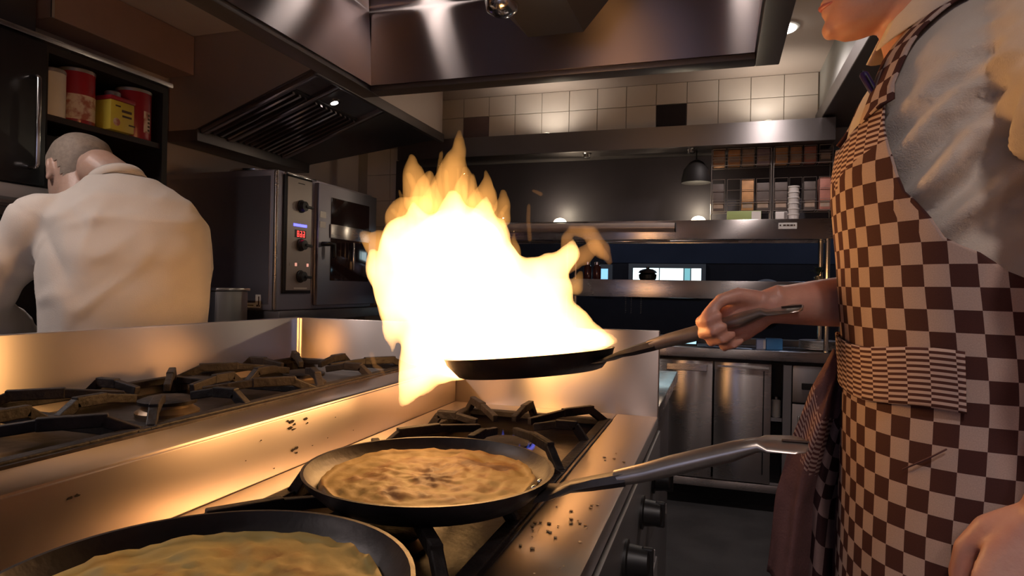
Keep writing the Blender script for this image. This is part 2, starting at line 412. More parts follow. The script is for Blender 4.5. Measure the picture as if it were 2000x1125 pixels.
for k, (y0, y1, lb) in enumerate(((1.13, 1.52, 'farthest black pan support on the higher left range'),
                                  (.72, 1.11, 'second farthest black pan support on the higher left range'),
                                  (.31, .70, 'black pan support on the higher left range at the left picture edge'))):
    grate('pan_support', lb, -1.12, -.765, y0, y1, ZT2, .052, G2)
# burnt marks on the splash panel
mat('burnt', (0.03, 0.02, 0.015), .8)
bt = MB()
def flake(px, py, s):
    dv = FWD * FPX + CR * (px - 1000) - CU * (py - 562.5); k = (XS + .0035 - EYE.x) / dv.x; c = EYE + dv * k
    n = random.randint(5, 8); ps = []
    for i in range(n):
        a = 2 * PI * i / n; r = s * random.uniform(.4, 1.2)
        ps.append(c + V3((0, math.cos(a) * r * 1.4, math.sin(a) * r * .6)))
    bt.prism(ps, (.0006, 0, 0))
for px, py, s in ((568, 823, .006), (575, 828, .004), (566, 836, .005), (574, 838, .004), (597, 818, .005), (600, 826, .003), (571, 880, .004), (578, 876, .005), (579, 884, .003), (562, 822, .003),
                  (510, 860, .0015), (535, 915, .0015), (640, 855, .0015), (690, 840, .0012), (610, 870, .0015), (480, 900, .0015), (655, 815, .0012), (150, 968, .004), (138, 972, .003)): flake(px, py, s)
o = bt.build('burnt_flecks', 'burnt', rl2); o['kind'] = 'stuff'
# crumbs on the steel edge of the low range
mat('crumb', (0.70, 0.48, 0.25), .3, 0, .5, 60)
mat('grease', (0.55, 0.38, 0.2), .15)
cr = MB()
for k in range(40):
    x = random.uniform(-.225, -.15); y = random.choice((random.gauss(.80, .06), random.uniform(.55, 1.2)))
    cr.ball((x, y, ZR + .0008), random.uniform(.0015, .0035), 1, (1, 1, .3))
o = cr.build('crumbs', 'crumb', rng); o['kind'] = 'stuff'
# steel worktop beyond the island
wt = thing('worktop', 'steel work table just beyond the cooking island', 'table', (-.65, 2.15, 0))
MB().box(-1.151, -.150, 1.615, 2.66, .86, .90, .003).build('table_top', 'steel', wt, True, 25)
MB().box(-1.12, -.18, 1.64, 2.63, .10, .858).build('body', 'steel_dark', wt)
# ================================================================== MAIN HOOD
hd = thing('extraction_hood', 'large stainless extraction hood hanging over the cooking island', 'hood', (-.57, 1.0, 1.95))
HX0, HX1, HY0, HY1, HZ = -1.372, 0.175, -1.2, 2.285, 1.97
fl = MB()
fl.box(HX0, HX0 + .075, HY0, HY1, HZ, HZ + .02, .003); fl.box(HX1 - .075, HX1, HY0, HY1, HZ, HZ + .02, .003)
fl.box(HX0 + .075, HX1 - .075, HY1 - .075, HY1, HZ, HZ + .02, .003); fl.box(HX0 + .075, HX1 - .075, HY0, HY0 + .075, HZ, HZ + .02, .003)
fl.build('rim', 'steel_hood_dark', hd, True, 25)
MB().box(HX0, HX0 + .01, HY0, HY1, HZ + .02, ZC - .01).build('side_panel', 'steel_hood', hd)
MB().box(HX1 - .01, HX1, HY0, HY1, HZ + .02, ZC - .01).build('side_panel', 'steel_hood', hd)
MB().box(HX0 + .01, HX1 - .01, HY1 - .01, HY1, HZ + .02, ZC - .01).build('end_panel', 'steel_hood', hd)
MB().box(HX0 + .01, HX1 - .01, HY0, HY0 + .01, HZ + .02, ZC - .01).build('end_panel', 'steel_hood', hd)
ip = MB().prism([(HX0 + .075, HY0 + .08, HZ + .02), (HX0 + .08, HY0 + .08, HZ + .02), (HX0 + .045, HY0 + .08, ZC - .06), (HX0 + .04, HY0 + .08, ZC - .06)], (0, HY1 - HY0 - .15, 0))
ip.build('inner_panel', 'steel_hood', hd)
ip = MB().prism([(HX1 - .075, HY0 + .08, HZ + .02), (HX1 - .08, HY0 + .08, HZ + .02), (HX1 - .045, HY0 + .08, ZC - .06), (HX1 - .04, HY0 + .08, ZC - .06)], (0, HY1 - HY0 - .15, 0))
ip.build('inner_panel', 'steel_hood', hd)
ip = MB().prism([(HX0 + .05, HY1 - .075, HZ + .02), (HX0 + .05, HY1 - .08, HZ + .02), (HX0 + .05, HY1 - .045, ZC - .06), (HX0 + .05, HY1 - .04, ZC - .06)], (HX1 - HX0 - .1, 0, 0))
ip.build('inner_panel', 'steel_hood', hd)
MB().box(HX0 + .01, HX1 - .01, HY0, HY1 - .01, ZC - .055, ZC - .04).build('top_panel', 'steel_hood_dark', hd)
# V of grease filters down the middle of the hood
fh = MB().prism([(-.60, -1.0, 2.03), (-.42, -1.0, 2.03), (-.06, -1.0, 2.45), (-.06, -1.0, 2.50), (-1.0, -1.0, 2.50), (-1.0, -1.0, 2.45)], (0, 3.0, 0))
fh.build('filter_housing', 'steel_hood_dark', hd)
for sd in (1, -1):
    a = V3((-.51 + sd * .115, 0, 2.04)); b = V3((-.51 + sd * .43, 0, 2.43)); u = (b - a).normalized(); n_ = V3((sd * u.z, 0, -abs(u.x)))
    for k in range(5):
        y0 = -.9 + k * .56
        ff = MB()
        c = (a + b) / 2 + V3((0, y0 + .25, 0)) + n_ * .006
        ff.obox(c, V3((0, 1, 0)), u, n_, .25, .20, .004)
        fo = ff.build('filter', 'steel_hood_dark', hd)
        sl = MB()
        for q in range(9): sl.obox(c + V3((0, -.2 + q * .05, 0)) + n_ * .007, V3((0, 1, 0)), u, n_, .010, .18, .003)
        sl.build('filter_slats', 'steel_hood', fo)
# two lamps in the far corners of the hood
glow('hood_bulb', (1.0, .93, .85), 5)
for x in (-1.10, .055):
    hl = MB().lathe((x, 2.08, ZC - .056), [(.05, 0), (.05, -.09), (.058, -.10), (.058, -.12)], 24).build('hood_lamp', 'chrome', hd, True, 25)
    MB().lathe((x, 2.08, ZC - .176), [(.054, .0), (.050, -.02), (.03, -.035), (.003, -.04)], 24).build('bulb', 'hood_bulb', hl, True)
    lamp('hood_light', 'POINT', (x, 2.08, ZC - .25), 0.09, (1, .90, .80), .03, hd)
# bulkhead lamp in the hood, catching the fire
MB().lathe(at(981, 8, 1.75) + V3((0, 0, .02)), [(.045, 0), (.05, -.01), (.045, -.04), (.02, -.055), (.003, -.058)], 24).build('lamp_glass', 'chrome', hd, True)
# ================================================================== OVEN HOOD (sloping underside with louvred filters)
h2 = thing('extraction_hood', 'smaller dark hood with sloping louvred filters above the oven', 'hood', (-2.1, 3.2, 1.94))
A = V3((-1.75, 2.50, 2.20)); B = V3((-2.42, 2.50, 1.955)); LY = 1.40
sk = V3((0, .90, 0)); ln_ = V3((0, LY, 0)); nr_ = [A, B, B + V3((-.16, 0, 0)), V3((-2.58, 2.5, ZC - .005)), V3((-1.75, 2.5, ZC - .005))]
MB().loft([nr_, [nr_[0] + ln_, nr_[1] + sk, nr_[2] + sk, nr_[3] + sk, nr_[4] + ln_]]).build('body', 'steel_satin', h2)
u = (B - A).normalized(); n_ = V3((u.z, 0, -u.x)); n_ = n_ if n_.z < 0 else -n_
L = (B - A).length
MB().prism([A, A + ln_, B + sk, B], n_ * .005).build('underside_plate', 'steel_hood_dark', h2)
for y in (.01, .19, .62):
    fr = MB(); fr.obox((A + B) / 2 + V3((0, y + .02, 0)) + n_ * .014, V3((0, 1, 0)), u, n_, .018, L / 2 - .02, .010)
    fr.build('filter_rail', 'steel_hood', h2)
for k, (y0, y1) in enumerate(((.05, .19), (.23, .62))):
    fo = MB().obox(A + u * L * .60 + V3((0, (y0 + y1) / 2, 0)) + n_ * .010, V3((0, 1, 0)), u, n_, (y1 - y0) / 2 - .004, L * .36, .004).build('filter', 'black_inside', h2)
    sl = MB(); nq = max(3, int((y1 - y0) / .042))
    for q in range(nq):
        sl.obox(A + u * L * .60 + V3((0, y0 + (q + .5) * (y1 - y0) / nq, 0)) + n_ * .022, V3((0, 1, 0)), u, n_, .008, L * .34, .006)
    sl.build('filter_slats', 'steel_hood', fo)
MB().box(-1.76, -1.735, 2.495, 3.90, 2.165, 2.22, .003).build('rim', 'steel_hood_dark', h2, True, 25)
MB().box(-2.58, -2.40, 2.495, 3.39, 1.90, 1.955, .003).build('grease_channel', 'steel_hood_dark', h2, True, 25)
sp = at(678, 191, 2.85)
glow('spot_bulb', (1.0, .95, .88), 14)
pz = A + u * .14
sl = MB().lathe(V3((pz.x, sp.y, pz.z)) + n_ * .004, [(.03, 0), (.03, .006), (.022, .007)], 20, n_).build('spot_ring', 'chrome', h2, True, 25)
MB().lathe(V3((pz.x, sp.y, pz.z)) + n_ * .005, [(.019, 0), (.019, .007), (.002, .010)], 20, n_).build('bulb', 'spot_bulb', sl, True)
lamp('spot_light', 'SPOT', V3((pz.x, sp.y, pz.z)) + n_ * .02, 1.6, CEIL_COL, .015, h2, (0, math.radians(0), 0), math.radians(100))
# ================================================================== BLACK WALL CABINETS (left)
CX = -2.05
mat('brown_shelf', (0.022, 0.012, 0.010), .5)
cb = thing('wall_cabinet', 'black wall cabinet with a steel bar handle and an open compartment of cans', 'cabinet', (-2.3, .7, 1.51))
b = MB(); b.box(-2.598, CX - .02, -.6, 2.0, 1.95, 1.975); b.box(-2.598, CX - .02, -.6, 2.0, 1.512, 1.535); b.box(-2.598, -2.575, -.6, 2.0, 1.535, 1.95)
for y in (-.6, .45, 1.50, 1.975): b.box(-2.575, CX - .02, y, y + .025, 1.535, 1.95)
b.build('body', 'black_inside', cb)
MB().box(-2.575, CX - .03, 1.525, 1.975, 1.735, 1.755).build('shelf', 'brown_shelf', cb)
for y0, y1 in ((-.59, .455), (.465, 1.505)):
    d = MB().box(CX - .02, CX, y0, y1, 1.515, 1.965, .002).build('door', 'black_cabinet', cb, True, 25)
    h = MB(); yy = y1 - .048
    h.tube([(CX, yy, 1.848), (CX + .03, yy, 1.848), (CX + .034, yy, 1.84), (CX + .034, yy, 1.575), (CX + .03, yy, 1.567), (CX, yy, 1.567)], .0075, 8)
    h.build('handle', 'chrome', d, True)
MB().box(CX - .045, CX + .006, -.6, 2.0, 1.974, 1.992, .003).build('top_rail', 'steel', cb, True, 25)
lb = MB().box(-2.4, CX - .012, -.6, 1.62, 1.468, 1.511, .003).build('light_rail', 'white_plastic', cb, True, 25)
for x in (CX - .10, CX - .20): MB().box(x, x + .012, -.6, 1.62, 1.458, 1.468).build('rail_rib', 'steel', cb)
# things in the open compartment
mat('can_red', (0.30, 0.018, 0.030), .3, 0, .15)
mat('can_white', (0.62, 0.58, 0.54), .35, 0, .1)
mat('label_cream', (0.60, 0.50, 0.42), .5, 0, .35, 25, col2=(0.34, 0.12, 0.09), thr=(.38, .5))
mat('tin_yellow', (0.58, 0.47, 0.06), .35, 0, .12)
mat('ink_dark', (0.06, 0.03, 0.02), .6)
mat('lid_grey', (0.32, 0.29, 0.28), .35, .5)
def can(x, y, z, r, h, name, label, body, lid, band=None):
    t_ = thing(name, label, 'can', (x, y, z), 'cans in the black cabinet')
    MB().lathe((x, y, z), [(r * .97, 0), (r, .004), (r, h - .004), (r * .98, h)], 32).build('body', body, t_, True, 25)
    MB().lathe((x, y, z + h), [(r * 1.02, -.006), (r * 1.03, .004), (r * .95, .008), (r * .9, .004), (.003, .004)], 32).build('lid', lid, t_, True, 25)
    if band:
        MB().lathe((x, y, z + band[0]), [(r + .0012, 0), (r + .0012, band[1])], 32, cap=False).build('label', band[2], t_, True, 25)
    return t_
t_ = can(-2.135, 1.672, 1.755, .056, .180, 'food_can', 'red can with a printed cream label around its lower half', 'can_red', 'lid_grey', (.012, .085, 'label_cream'))
c_ = can(-2.115, 1.570, 1.755, .040, .150, 'food_can', 'plain white canister beside the cabinet door', 'can_white', 'lid_grey')
c_ = can(-2.135, 1.902, 1.755, .060, .180, 'food_can', 'tall bright red can at the right end of the shelf', 'can_red', 'lid_grey')
q = MB()
for k in range(7):
    a = math.radians(-28 + k * 5); q.add([], [])
# cream bar-code label on the tall red can: a curved patch facing the aisle
def patch(cx, cy, r, a0, a1, z0, z1, name, mt, parent):
    b_ = MB(); n = 8; ring = []
    for zz in (z0, z1): ring.append([V3((cx + r * math.cos(a0 + (a1 - a0) * i / n), cy + r * math.sin(a0 + (a1 - a0) * i / n), zz)) for i in range(n + 1)])
    b_.loft(ring, False, False); return b_.build(name, mt, parent, True)
lbp = patch(-2.135, 1.902, .0612, math.radians(-8), math.radians(22), 1.78, 1.86, 'label', 'label_cream', c_)
for k in range(5): patch(-2.135, 1.902, .0618, math.radians(8), math.radians(19), 1.787 + k * .014, 1.795 + k * .014, 'print_line', 'ink_dark', lbp)
ty = thing('spice_tin', 'yellow square tin with dark lettering between the two red cans', 'tin', (-2.10, 1.785, 1.755), 'cans in the black cabinet')
MB().box(-2.155, -2.055, 1.738, 1.836, 1.755, 1.862, .004).build('body', 'tin_yellow', ty, True, 25)
MB().box(-2.156, -2.052, 1.736, 1.838, 1.862, 1.877, .003).build('lid', 'can_red', ty, True, 25)
MB().lathe((-2.105, 1.787, 1.877), [(.026, 0), (.026, .022), (.022, .026), (.002, .026)], 20).build('cap', 'lid_grey', ty, True, 25)
for k, (yy, zz, w_, h_) in enumerate(((1.757, 1.843, .020, .005), (1.783, 1.829, .040, .009), (1.785, 1.811, .038, .007), (1.812, 1.784, .026, .005))):
    MB().box(-2.0555, -2.0535, yy, yy + w_, zz - h_ / 2, zz + h_ / 2).build('lettering', 'ink_dark', ty)
MB().lathe((-2.0548, 1.762, 1.785), [(.012, 0), (.014, .0006), (.014, .0012), (.011, .0014)], 18, (1, 0, 0)).build('emblem', 'label_cream', ty)
for k, (y, w_, h_, lb_) in enumerate(((1.60, .10, .07, 'dark brown carton on the lower shelf by the handle'), (1.73, .12, .055, 'low dark brown carton behind the bent head'))):
    bx = thing('carton', lb_, 'box', (-2.18, y, 1.535), 'cartons on the lower cabinet shelf')
    MB().box(-2.26, -2.11, y - w_ / 2, y + w_ / 2, 1.535, 1.535 + h_ + .09, .002).build('body', 'brown_shelf', bx)
    MB().box(-2.262, -2.108, y - .012, y + .012, 1.625 + h_, 1.6262 + h_).build('tape', 'label_cream', bx)
# pot on top of the cabinet
pt = thing('storage_tub', 'dark round tub on top of the black cabinet', 'tub', (-2.22, 1.05, 1.99))
MB().lathe((-2.24, 1.18, 1.993), [(.09, 0), (.10, .01), (.105, .14), (.10, .145)], 28).build('body', 'black_plastic', pt, True, 25)
MB().lathe((-2.24, 1.18, 2.138), [(.108, 0), (.108, .014), (.09, .018), (.003, .018)], 28).build('lid', 'lid_grey', pt, True, 25)
# lower counter along the left wall
lc = thing('base_counter', 'dark steel counter below the black wall cabinets', 'counter', (-2.2, .9, 0))
MB().box(-2.598, -2.0, -.6, 2.40, .86, .90, .003).build('worktop', 'steel_dark', lc, True, 25)
MB().box(-2.598, -2.04, -.58, 2.38, .10, .858).build('body', 'black_cabinet', lc)
for k in range(4):
    y0 = -.57 + k * .74
    d = MB().box(-2.04, -2.022, y0, y0 + .72, .14, .84, .003).build('door', 'steel_dark', lc, True, 25)
    MB().cyl((-2.0, y0 + .1, .79), (-2.0, y0 + .62, .79), .006, n=8).build('handle', 'chrome', d, True)
MB().box(-2.598, -2.58, -.6, 2.40, .901, 1.46).build('splashback', 'black_cabinet', lc)
gx = at(428, 590, 2.25)
gn = thing('food_container', 'steel food container standing beside the oven', 'container', (gx.x, 2.25, .90))
MB().box(gx.x - .075, gx.x + .065, 2.16, 2.35, .901, 1.185, .006).build('body', 'steel_dark', gn, True, 25)
MB().box(gx.x - .082, gx.x + .072, 2.153, 2.357, 1.185, 1.197, .003).build('lid', 'steel', gn, True, 25)
# ================================================================== COMBI OVEN
OXF, OY0, OY1, OZB, OZT = -1.90, 2.44, 3.29, 1.096, 1.735
ov = thing('combi_oven', 'stainless combi oven with a tall control panel and glazed door', 'oven', (-2.2, 2.86, 0))
glow('led_blue', (0.10, 0.10, 1.0), 3.0); glow('led_red', (1.0, 0.06, 0.05), 2.0); glow('led_small', (0.9, 0.4, 0.3), .7)
mat('oven_panel', (0.42, 0.37, 0.35), .4, .6, .05); mat('oven_glass', (0.03, 0.014, 0.012), .08, 0, .1, spec=.8)
MB().box(-2.56, OXF, OY0, OY1, OZB, OZT, .012).build('body', 'steel_satin_blue_sheen', ov, True, 25)
MB().box(-2.50, OXF - .03, OY0 - .003, OY0, OZB + .03, OZT - .03).build('side_panel', 'steel_satin_blue_sheen', ov)
MB().tube([(OXF - .004, OY0 + .005, OZB + .01), (OXF - .004, OY0 + .005, OZT - .01)], .010, 10).build('corner_trim', 'steel', ov, True)
cp = MB().box(OXF, OXF + .014, 2.487, 2.692, 1.175, 1.722, .004).build('control_panel', 'black_plastic', ov, True, 25)
MB().box(OXF + .013, OXF + .017, 2.500, 2.682, 1.19, 1.712).build('panel_face', 'oven_panel', cp)
MB().box(OXF + .010, OXF + .030, 2.480, 2.700, 1.718, 1.728, .002).build('panel_hood', 'chrome', cp, True, 25)
for z in (1.585, 1.404, 1.255):
    k_ = MB().lathe((OXF + .017, 2.60, z), [(.030, 0), (.030, .006), (.025, .008), (.023, .026), (.003, .028)], 22, (1, 0, 0)).build('knob', 'black_plastic', cp, True, 25)
    MB().bar((OXF + .045, 2.60, z), (OXF + .049, 2.645, z - .004), .010, .012, .002).build('knob_pointer', 'black_plastic', cp)
MB().box(OXF + .017, OXF + .0185, 2.545, 2.645, 1.489, 1.501).build('blue_display', 'led_blue', cp)
MB().box(OXF + .017, OXF + .0180, 2.555, 2.640, 1.437, 1.473).build('display_window', 'black_plastic', cp)
for k in range(3):                                  # glowing red figures
    y = 2.572 + k * .022; d = MB()
    d.box(OXF + .018, OXF + .0188, y, y + .012, 1.466, 1.469); d.box(OXF + .018, OXF + .0188, y, y + .012, 1.453, 1.456); d.box(OXF + .018, OXF + .0188, y, y + .012, 1.441, 1.444)
    d.box(OXF + .018, OXF + .0188, y + .010, y + .013, 1.441, 1.469); d.box(OXF + .018, OXF + .0188, y - .001, y + .002, 1.441, 1.456 if k else 1.469)
    d.build('display_figure', 'led_red', cp)
for k, y in enumerate((2.52, 2.56, 2.59, 2.65)): MB().box(OXF + .017, OXF + .0185, y, y + .014, 1.303, 1.318).build('indicator', 'led_small' if k % 2 else 'oven_panel', cp)
MB().box(OXF + .017, OXF + .018, 2.555, 2.655, 1.196, 1.203).build('badge', 'white_plastic', cp)
MB().box(OXF + .017, OXF + .018, 2.575, 2.625, 1.690, 1.694).build('badge', 'black_plastic', cp)
dr_ = MB().box(OXF, OXF + .028, 2.725, 3.285, OZB + .02, OZT - .015, .006).build('door', 'steel_oven', ov, True, 25)
MB().box(OXF + .027, OXF + .031, 2.83, 3.20, 1.24, 1.66, .003).build('door_window', 'oven_glass', dr_, True, 25)
MB().box(OXF + .031, OXF + .036, 2.82, 3.21, 1.455, 1.525, .002).build('door_band', 'steel', dr_, True, 25)
hd_ = MB(); hd_.tube([(OXF + .028, 2.76, 1.42), (OXF + .065, 2.76, 1.42), (OXF + .068, 2.80, 1.42), (OXF + .068, 2.80, 1.36)], .012, 10)
hd_.build('handle', 'black_plastic', dr_, True)
for z in (1.50, 1.55): MB().box(OXF + .0275, OXF + .0295, 2.735, 2.785, z, z + .03).build('door_sticker', 'oven_panel', dr_)
MB().tube([(OXF + .045, 3.02, 1.30), (OXF + .045, 3.02, 1.44)], .006, 8).build('core_probe', 'chrome', dr_, True)
sx = at(490, 592, OY0).x; st = MB().box(sx - .055, sx + .028, OY0 - .0042, OY0 - .003, 1.108, 1.130).box(sx + .028, sx + .056, OY0 - .0042, OY0 - .003, 1.108, 1.168).build('sticker', 'white_plastic', ov)
mk = MB()
mk.box(sx + .043, sx + .049, OY0 - .005, OY0 - .0042, 1.120, 1.160); mk.box(sx + .034, sx + .043, OY0 - .005, OY0 - .0042, 1.114, 1.122); mk.box(sx + .046, sx + .052, OY0 - .005, OY0 - .0042, 1.113, 1.121)
mk.box(sx - .050, sx - .036, OY0 - .005, OY0 - .0042, 1.117, 1.121); mk.box(sx - .030, sx + .018, OY0 - .005, OY0 - .0042, 1.117, 1.121)
mk.build('sticker_print', 'ink_dark', st)
# stand
sn = thing('oven_stand', 'dark steel stand under the combi oven', 'stand', (-2.2, 2.86, 0))
MB().box(-2.57, OXF + .02, OY0 + .01, OY1 + .30, 1.045, OZB - .001, .003).build('top', 'steel_hood_dark', sn, True, 25)
for x in (-2.53, OXF - .02):
    for y in (OY0 + .05, OY1 + .26): MB().box(x - .02, x + .02, y - .02, y + .02, 0, 1.045).build('leg', 'steel_dark', sn)
MB().box(-2.55, OXF, OY0 + .03, OY1 + .28, .28, .31).build('shelf', 'steel_dark', sn)
# round steel lids on the oven
lx = at(497, 322, 2.75)
for k, (x, y, r, h, lb_) in enumerate(((lx.x, 2.78, .13, .055, 'wide round steel bowl on top of the oven'), (lx.x + .01, 2.72, .115, .03, 'flat steel lid in the stack on top of the oven'), (at(430, 330, 2.75).x, 2.66, .05, .03, 'small steel dish on the oven beside the round bowl'))):
    z = OZT + (.0 if k != 1 else .0)
    if k == 1: y = 3.08; x = -2.2
    p = thing('steel_bowl', lb_, 'bowl', (x, y, z), 'steelware on top of the oven')
    MB().lathe((x, y, z + .0005), [(r * .6, 0), (r * .95, h * .4), (r, h * .8), (r * 1.04, h * .82), (r * 1.04, h * .9), (r * .98, h * .9), (r * .9, h * .5), (.003, h * .2)], 36).build('body', 'chrome', p, True, 40)
    MB().lathe((x, y, z + h * .905), [(r * 1.045, 0), (r * 1.05, .004), (r * .99, .005)], 36).build('rim', 'chrome', p, True, 40)
# ================================================================== SERVING PASS
PY = 3.86
zc = at(1450, 683, PY).z
ps = thing('pass_counter', 'stainless serving counter with doors below the pass shelves', 'counter', (-.6, 4.05, 0))
MB().box(-1.95, .705, PY, YB - .011, zc - .055, zc, .003).build('worktop', 'steel', ps, True, 25)
b = MB(); b.box(-1.95, .70, PY + .03, YB - .011, .13, .16); b.box(-1.95, .70, YB - .04, YB - .011, .16, zc - .056); b.box(-1.95, -1.93, PY + .03, YB - .04, .16, zc - .056); b.box(.68, .70, PY + .03, YB - .04, .16, zc - .056)
b.build('body', 'steel_dark', ps)
MB().box(-1.95, .70, PY + .005, PY + .03, .105, .15, .003).build('bottom_rail', 'steel', ps, True, 25)
MB().box(-1.95, .70, PY + .12, PY + .14, 0.0, .105).build('kick_plate', 'black_plastic', ps)
def X(px): return at(px, 800, PY).x
zt_, zb_ = zc - .075, .155
def door(x0, x1, nm='door'):
    d = MB().box(x0, x1, PY + .008, PY + .028, zb_, zt_, .004).build(nm, 'steel', ps, True, 25)
    f = MB().box(x0 + .02, x0 + .024, PY + .004, PY + .009, zb_ + .03, zt_ - .02)
    return d
d = door(X(1285), X(1392) - .003); MB().box(X(1300), X(1380), PY + .002, PY + .010, zt_ - .06, zt_ - .02, .003).build('handle', 'steel', d)
d = door(X(1394), X(1506)); MB().box(X(1490), X(1492), PY + .004, PY + .010, zb_ + .05, zt_ - .04).build('groove', 'black_plastic', d)
MB().box(X(1400), X(1500), PY + .000, PY + .009, zt_ - .028, zt_ - .018).build('handle', 'steel', d)
MB().box(X(1529), X(1545), PY + .006, PY + .03, zb_, zt_).build('stile', 'steel_dark', ps)
MB().box(X(1506), X(1529), PY + .12, PY + .14, zb_, zt_).build('inner_panel', 'black_inside', ps)
MB().box(X(1506), X(1529), PY + .05, PY + .12, .50, .52).build('inner_shelf', 'steel_dark', ps)
d = MB().box(X(1547), .69, PY + .008, PY + .028, .62, zt_, .004).build('drawer', 'steel_dark', ps, True, 25)
MB().box(X(1565), X(1612), PY - .006, PY + .009, .695, .73, .003).build('handle', 'black_plastic', d)
d = MB().box(X(1547), .69, PY + .008, PY + .028, zb_, .612, .004).build('door', 'steel_dark', ps, True, 25)
MB().cyl((X(1560), PY - .01, .30), (X(1560), PY - .01, .55), .006, n=8).build('handle', 'chrome', d, True)
for k, x in enumerate((-1.93, -1.36, -.80)):
    e = min(x + .55, X(1285) - .004)
    if e > x + .1: door(x, e)
b_ = thing('jar', 'small white jar inside the open slot of the counter', 'jar', (X(1518), PY + .085, .52))
MB().lathe((X(1518), PY + .085, .5205), [(.022, 0), (.026, .01), (.026, .09), (.02, .1)], 18).build('body', 'white_plastic', b_, True, 25)
MB().lathe((X(1518), PY + .085, .6205), [(.023, 0), (.023, .015), (.003, .017)], 18).build('lid', 'steel_dark', b_, True, 25)
# pass shelves on posts
def zz(py, Y=3.88): return at(1450, py, Y).z
S1T, S1B, S2T, S2B = zz(428.5), zz(467), zz(549), zz(585)
SX0, SX1 = -1.95, at(1632, 440, 3.88).x
un = thing('pass_shelf_unit', 'two-tier stainless pass shelf standing on the serving counter', 'shelf', (-.6, 4.05, zc))
for (zt0, zb0) in ((S1T, S1B), (S2T, S2B)):
    s_ = MB().box(SX0, SX1, 3.88, 3.90, zb0, zt0, .003).box(SX0, SX1, 3.90, 4.22, zt0 - .02, zt0 - .002).box(SX0, SX1, 4.20, 4.22, zb0, zt0 - .02).box(SX0, SX1, 3.90, 4.20, zb0 + .015, zb0 + .022)
    so = s_.build('shelf', 'steel', un, True, 25)
    lx0, ly = at(1518, 560, 3.88).x, (zt0 + zb0) / 2 + .012
    pl = MB().box(lx0, lx0 + .095, 3.8782, 3.8800, ly - .012, ly + .022).build('price_label', 'white_plastic', so)
    for kk in range(5): MB().box(lx0 + .006 + kk * .018, lx0 + .006 + kk * .018 + (.008 if kk in (0, 4) else .015), 3.8774, 3.8782, ly + .004, ly + .012).build('lettering', 'ink_dark', pl)
for x in (SX0 + .03, -.9, SX1 - .03):
    for y in (3.93, 4.18): MB().cyl((x, y, zc), (x, y, S1T - .021), .014, n=12).build('post', 'chrome', un, True, 25)
# heat-lamp tube on the upper shelf
tb = thing('heat_lamp_tube', 'long pale tube lamp housing fixed along the upper pass shelf edge', 'lamp', (-.6, 3.86, S1B + .03))
e0, e1 = at(985, 445, 3.85), at(1318, 444, 3.85)
mat('tube_pale', (0.62, 0.52, 0.47), .3, .2)
MB().cyl((e0.x, 3.853, e0.z - .0), (e1.x, 3.853, e1.z), .027, n=20).build('tube', 'tube_pale', tb, True, 25)
MB().cyl((e1.x, 3.853, e1.z), (e1.x + .006, 3.853, e1.z), .0275, n=20).build('end_cap', 'black_plastic', tb, True, 25)
for q in (.15, .85):
    p = e0.lerp(e1, q); MB().box(p.x - .012, p.x + .012, 3.862, 3.881, p.z - .015, p.z + .015).build('bracket', 'steel_dark', tb)
rb = at(1300, 472, 3.86)
MB().cyl((e0.x, 3.865, S1B - .012), (rb.x + .4, 3.865, S1B - .012), .006, n=8).build('rail', 'chrome', tb, True)
# canopy above the hatch
cz1, cz0 = at(1300, 247, 3.95).z, at(1300, 288, 3.95).z
cp_ = thing('pass_canopy', 'dark steel canopy running above the serving hatch under the white tiles', 'canopy', (-.7, 4.1, cz0))
MB().prism([(-2.10, 3.95, cz0), (-2.10, 3.95, cz1), (-2.10, YB - .011, cz1), (-2.10, YB - .011, cz1 - .02), (-2.10, 3.97, cz1 - .02), (-2.10, 3.97, cz0)], (2.70, 0, 0)).build('front_lip', 'steel_dark', cp_)
MB().box(-2.10, .60, 3.97, YB - .011, cz0, cz0 + .01).build('underside', 'steel_hood_dark', cp_)
for px in (1145, 1350):
    a_ = at(px, 285, 3.99); MB().lathe((a_.x, 4.02, cz0 - .03), [(.012, 0), (.022, .004), (.022, .025), (.03, .03)], 16).build('spot_ring', 'chrome', cp_, True, 25)
mat('back_board', (0.036, 0.031, 0.038), .55, 0, .2, 4)
struct(MB().box(-2.10, .70, 4.235, 4.255, S1T - .03, cz0 - .002).build('trim_7', 'back_board'), 'dark panel closing the hatch above the upper pass shelf')
struct(MB().box(at(777, 300, 4.0).x, at(805, 300, 4.0).x, 3.98, 4.03, zc, cz0 - .001).build('trim_8', 'steel_hood_dark'), 'dark upright at the left end of the serving pass')
# uplights on the canopy
glow('bulb_warm', (1.0, .86, .62), 6)
for k, (px, lb_) in enumerate(((1068, 'small uplight on the canopy washing the tiles at the left'), (1500, 'small uplight on the canopy washing the tiles at the right'))):
    p = at(px, 250, 4.06); u_ = thing('uplight', lb_, 'lamp', (p.x, 4.06, cz1), 'uplights on the canopy')
    MB().lathe((p.x, 4.06, cz1 + .0005), [(.03, 0), (.035, .02), (.030, .022)], 20).build('housing', 'steel_dark', u_, True, 25)
    MB().lathe((p.x, 4.06, cz1 + .018), [(.026, 0), (.026, .006), (.003, .012)], 20).build('bulb', 'bulb_warm', u_, True)
    lamp('uplight_lamp', 'SPOT', (p.x, 4.07, cz1 + .04), 2.6, (1, .88, .74), .02, u_, (PI - .25, 0, 0), math.radians(150), .7)
